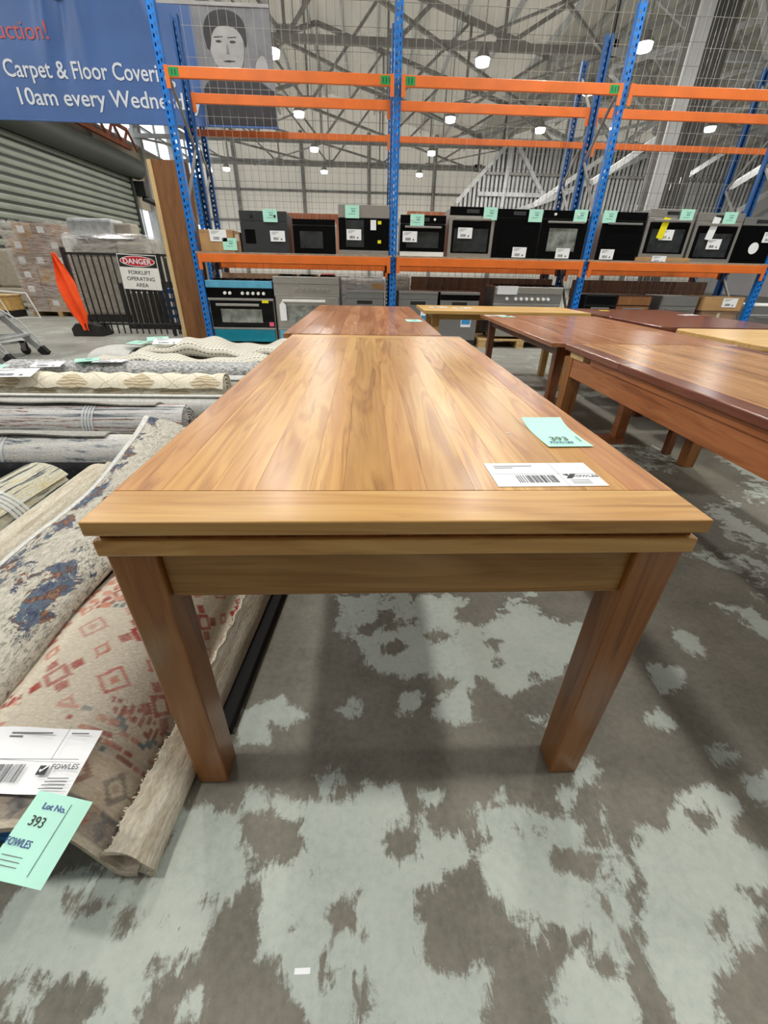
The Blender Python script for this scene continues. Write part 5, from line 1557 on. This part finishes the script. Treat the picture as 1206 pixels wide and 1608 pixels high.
for k in range(3):
    wbox('pale_box', (-.4+k*.3, -.22, .06, -.13+k*.3, .2, .62), 'upholstery', st_, .01)
wbox('blue_box', (.3, -.25, .06, .5, .2, .70), 'blue_dark', st_, .01)
for k in range(4):
    MB().box(.32, -.253, .12+k*.14, .48, -.25, .2+k*.14).build('box_label', 'paper', st_)

# far left: sofa, timber crate, wire stand
s_ = thing('sofa', 'pale grey sofa back against the roller door at the left edge', 'sofa', (-9.25, 13.0, 0))
for k in range(3):
    wbox('back_cushion', (-1.3+k*.9, -.3, .5, -.42+k*.9, .1, 1.36), 'upholstery', s_, .06)
wbox('seat', (-1.4, -.6, .16, 1.45, .4, .5), 'upholstery', s_, .06)
for q in (-1.25, 1.25): MB().cyl((q, -.3, 0), (q, -.3, .17), .04, 10).build('foot', 'black', s_)
tc_ = thing('timber_crate', 'yellowish timber crate on a black base at the left edge behind the ladder', 'crate', (-8.55, 10.7, 0))
wbox('crate_side', (-.7, -.2, .14, .62, .25, .42), 'oak', tc_, .006)
wbox('crate_lid', (-.72, -.22, .42, .64, .27, .45), 'pale_edge', tc_, .006)
wbox('crate_base', (-.7, -.2, 0, .62, .25, .13), 'black', tc_, .006)
ws_ = thing('wire_stand', 'thin white wire stand in front of the timber crate', 'stand', (-7.6, 10.4, 0))
MB().tube([(-.6, 0, .55), (.2, 0, .50), (.33, 0, 0)], .014, 8).build('wire_frame', 'white', ws_, smooth=True)
MB().tube([(-.45, 0, .53), (-.3, 0, 0), (.33, 0, .02)], .012, 8).build('wire_leg', 'white', ws_, smooth=True)

# platform ladder on castors at the left edge
ld = thing('platform_ladder', 'grey wheeled platform ladder reaching in at the left edge of the frame', 'ladder', (-4.75, 6.1, 0))
for yy in (0, -.62):
    MB().bar((-.62, yy, 1.15), (.36, yy, .05), .05, .085).build('stile', 'galv', ld, .004)
    MB().bar((.33, yy, .085), (.40, yy, .0), .065, .10).build('rubber_foot', 'rubber', ld, .006)
    MB().bar((-.75, yy, .19), (.2, yy, .24), .03, .05).build('side_rail', 'galv', ld, .003)
    MB().bar((-.75, yy, .05), (.12, yy, .16), .03, .03).build('strut', 'galv', ld, .003)
    MB().tube([(-.1, yy, .62), (.18, yy, .42), (.33, yy, .2), (.37, yy, .09)], .012, 8).build('hand_rail', 'galv', ld, smooth=True)
    w_ = MB().cyl((.13, yy-.02, .055), (.13, yy+.02, .055), .055, 18).build('castor_wheel', 'rubber', ld, .004, smooth=True)
    MB().box(.10, yy-.03, .05, .16, yy-.022, .17).box(.10, yy+.022, .05, .16, yy+.03, .17).box(.10, yy-.03, .15, .16, yy+.03, .17).build('castor_fork', 'steel_dk', w_)
for k in range(4):
    z = .25 + .24*k; x = .36 - (z-.05)/1.1*.98
    wbox('tread', (x-.11, -.62, z-.015, x+.09, .0, z+.015), 'galv', ld, .003)

# ================================================================ THE BANNER
bn = thing('banner', 'large navy banner advertising the carpet auction hung high on the left', 'banner', (-4.2, 8.75, 2.98))
x0b, x1b, hb = -2.9, 2.82, 1.30
def fold(x, z):
    u = x - (-1.05)
    f = 0
    for c, a, s in ((-.55, .05, .10), (-.35, -.04, .07), (-.1, .04, .1), (.75, .02, .1)):
        f += a*math.exp(-((x - .25 + (hb-z)*(-.0) - c*(1.0 + .5*(hb-z)))/s)**2) * max(0, (z-.25)/1.05)
    return f + .012*math.sin(x*2.1)
vv = []; ff = []
NX, NZ_ = 150, 24
for j in range(NZ_+1):
    for i in range(NX+1):
        x = x0b + (x1b-x0b)*i/NX; z = hb*j/NZ_
        vv.append((x, -fold(x, z), z))
n0 = len(vv)
vv += [(x, y+.006, z) for x, y, z in vv]
for j in range(NZ_):
    for i in range(NX):
        a = j*(NX+1)+i
        ff.append((a, a+1, a+NX+2, a+NX+1)); ff.append((n0+a+NX+1, n0+a+NX+2, n0+a+1, n0+a))
def sub(i0, i1, name, mat, par):
    m = MB(); m._add(vv, [f for f in ff if all(i0 <= (q % n0) % (NX+1) <= i1 for q in f)])
    o = m.build(name, mat, par, smooth=True)
    bm = bmesh.new(); bm.from_mesh(o.data)
    bmesh.ops.delete(bm, geom=[v for v in bm.verts if not v.link_faces], context='VERTS'); bm.to_mesh(o.data); bm.free()
    return o
isp = int(NX*(1.72 - x0b)/(x1b-x0b))
blue_part = sub(0, isp, 'cloth', 'banner', bn)
photo = sub(isp, NX, 'photo_print', 'photo_grey', bn)
wbox('top_hem', (x0b, -.006, hb-.02, x1b, .01, hb+.02), 'photo_light', bn, .004)
wbox('bottom_hem', (x0b, -.012, -.015, x1b, .012, .012), 'banner', bn, .004)
def banner_text(s, size, mat, x, z, sx=1.0, bold=0.0):
    me = text_mesh(s, size, .0006, bold)
    for v in me.vertices:
        X, Z, Y = v.co.x*sx + x, v.co.y + z, v.co.z
        v.co = (X, -fold(X, Z) - .008 - Y, Z)
    # one object a letter: islands that overlap sideways (the dot of an i) belong together
    nv = len(me.vertices); par = list(range(nv))
    def find(a):
        while par[a] != a:
            par[a] = par[par[a]]; a = par[a]
        return a
    for e in me.edges:
        a, b = find(e.vertices[0]), find(e.vertices[1])
        par[a] = b
    isl = {}
    for i in range(nv): isl.setdefault(find(i), []).append(i)
    spans = sorted((min(me.vertices[i].co.x for i in v), max(me.vertices[i].co.x for i in v), v) for v in isl.values())
    letters = []
    for lo, hi, v in spans:
        if letters and lo < letters[-1][1] - .5*min(hi-lo, letters[-1][1]-letters[-1][0]):
            letters[-1][1] = max(hi, letters[-1][1]); letters[-1][2] += v
        else:
            letters.append([lo, hi, list(v)])
    for lo, hi, v in letters:
        s_ = set(v); mp = {q: n for n, q in enumerate(v)}
        m2 = bpy.data.meshes.new('letter')
        m2.from_pydata([tuple(me.vertices[q].co) for q in v], [], [tuple(mp[q] for q in p.vertices) for p in me.polygons if p.vertices[0] in s_])
        bm = bmesh.new(); bm.from_mesh(m2); bmesh.ops.recalc_face_normals(bm, faces=bm.faces); bm.to_mesh(m2); bm.free()
        link('letter', m2, mat, bn)
banner_text('Auction!', .27, 'banner_red', -1.27, .87)
banner_text('Carpet & Floor Covering', .27, 'banner_white', -1.15, .475, .9, .003)
banner_text('10am every Wednesday', .27, 'banner_white', -1.10, .175, 1.05, .003)
def flat(name, poly, mat, par, lift):
    m = MB()
    poly = [(min(2.8, 1.74 + (a-1.1)*1.65), b) for a, b in poly]
    m.prism(poly, 0, .001, lambda a, b, c: (a, -fold(a, b) - .006 - lift - c, b))
    return m.build(name, mat, par)
def blob(pts): return smooth_path(pts + [pts[0]], 4)[:-1]
def dot(cx, cy, a, b, n=14): return [(cx + a*math.cos(2*PI*q/n), cy + b*math.sin(2*PI*q/n)) for q in range(n)]
flat('photo_print', [(1.1, .02), (1.74, .02), (1.74, .42), (1.62, .52), (1.45, .60), (1.3, .62), (1.18, .56), (1.1, .42)], 'photo_dark', photo, 0)
flat('photo_print', blob([(1.27, .62), (1.36, .60), (1.47, .62), (1.42, .30), (1.36, .12), (1.31, .35)]), 'photo_light', photo, .001)
flat('photo_print', blob([(1.24, .70), (1.30, .62), (1.38, .60), (1.46, .66), (1.50, .80), (1.50, 1.0), (1.44, 1.12), (1.30, 1.12), (1.22, 1.0), (1.21, .82)]), 'photo_light', photo, .002)
flat('photo_print', blob([(1.18, .86), (1.17, 1.06), (1.24, 1.21), (1.38, 1.25), (1.50, 1.18), (1.54, 1.02), (1.52, .88), (1.49, 1.0), (1.42, 1.08), (1.30, 1.08), (1.24, 1.0), (1.21, .86)]), 'photo_dark', photo, .003)
for q in (1.29, 1.41): flat('photo_print', dot(q, .93, .028, .014), 'photo_dark', photo, .004)
for q in (1.29, 1.41): flat('photo_print', [(q-.04, .965), (q+.04, .975), (q+.035, .985), (q-.04, .977)], 'photo_dark', photo, .004)
flat('photo_print', [(1.345, .80), (1.375, .80), (1.365, .90), (1.352, .90)], 'photo_grey', photo, .004)
flat('photo_print', blob([(1.30, .725), (1.36, .715), (1.42, .73), (1.36, .74)]), 'photo_dark', photo, .004)
flat('photo_print', blob([(1.58, .55), (1.63, .52), (1.70, .58), (1.70, .72), (1.66, .80), (1.60, .72)]), 'photo_light', photo, .002)
for x in (-2.5, -1.2, .2, 1.5):
    MB().tube([(x, .0, hb), (x, .0, hb + 1.2)], .006, 6).build('hanging_cord', 'black', bn)
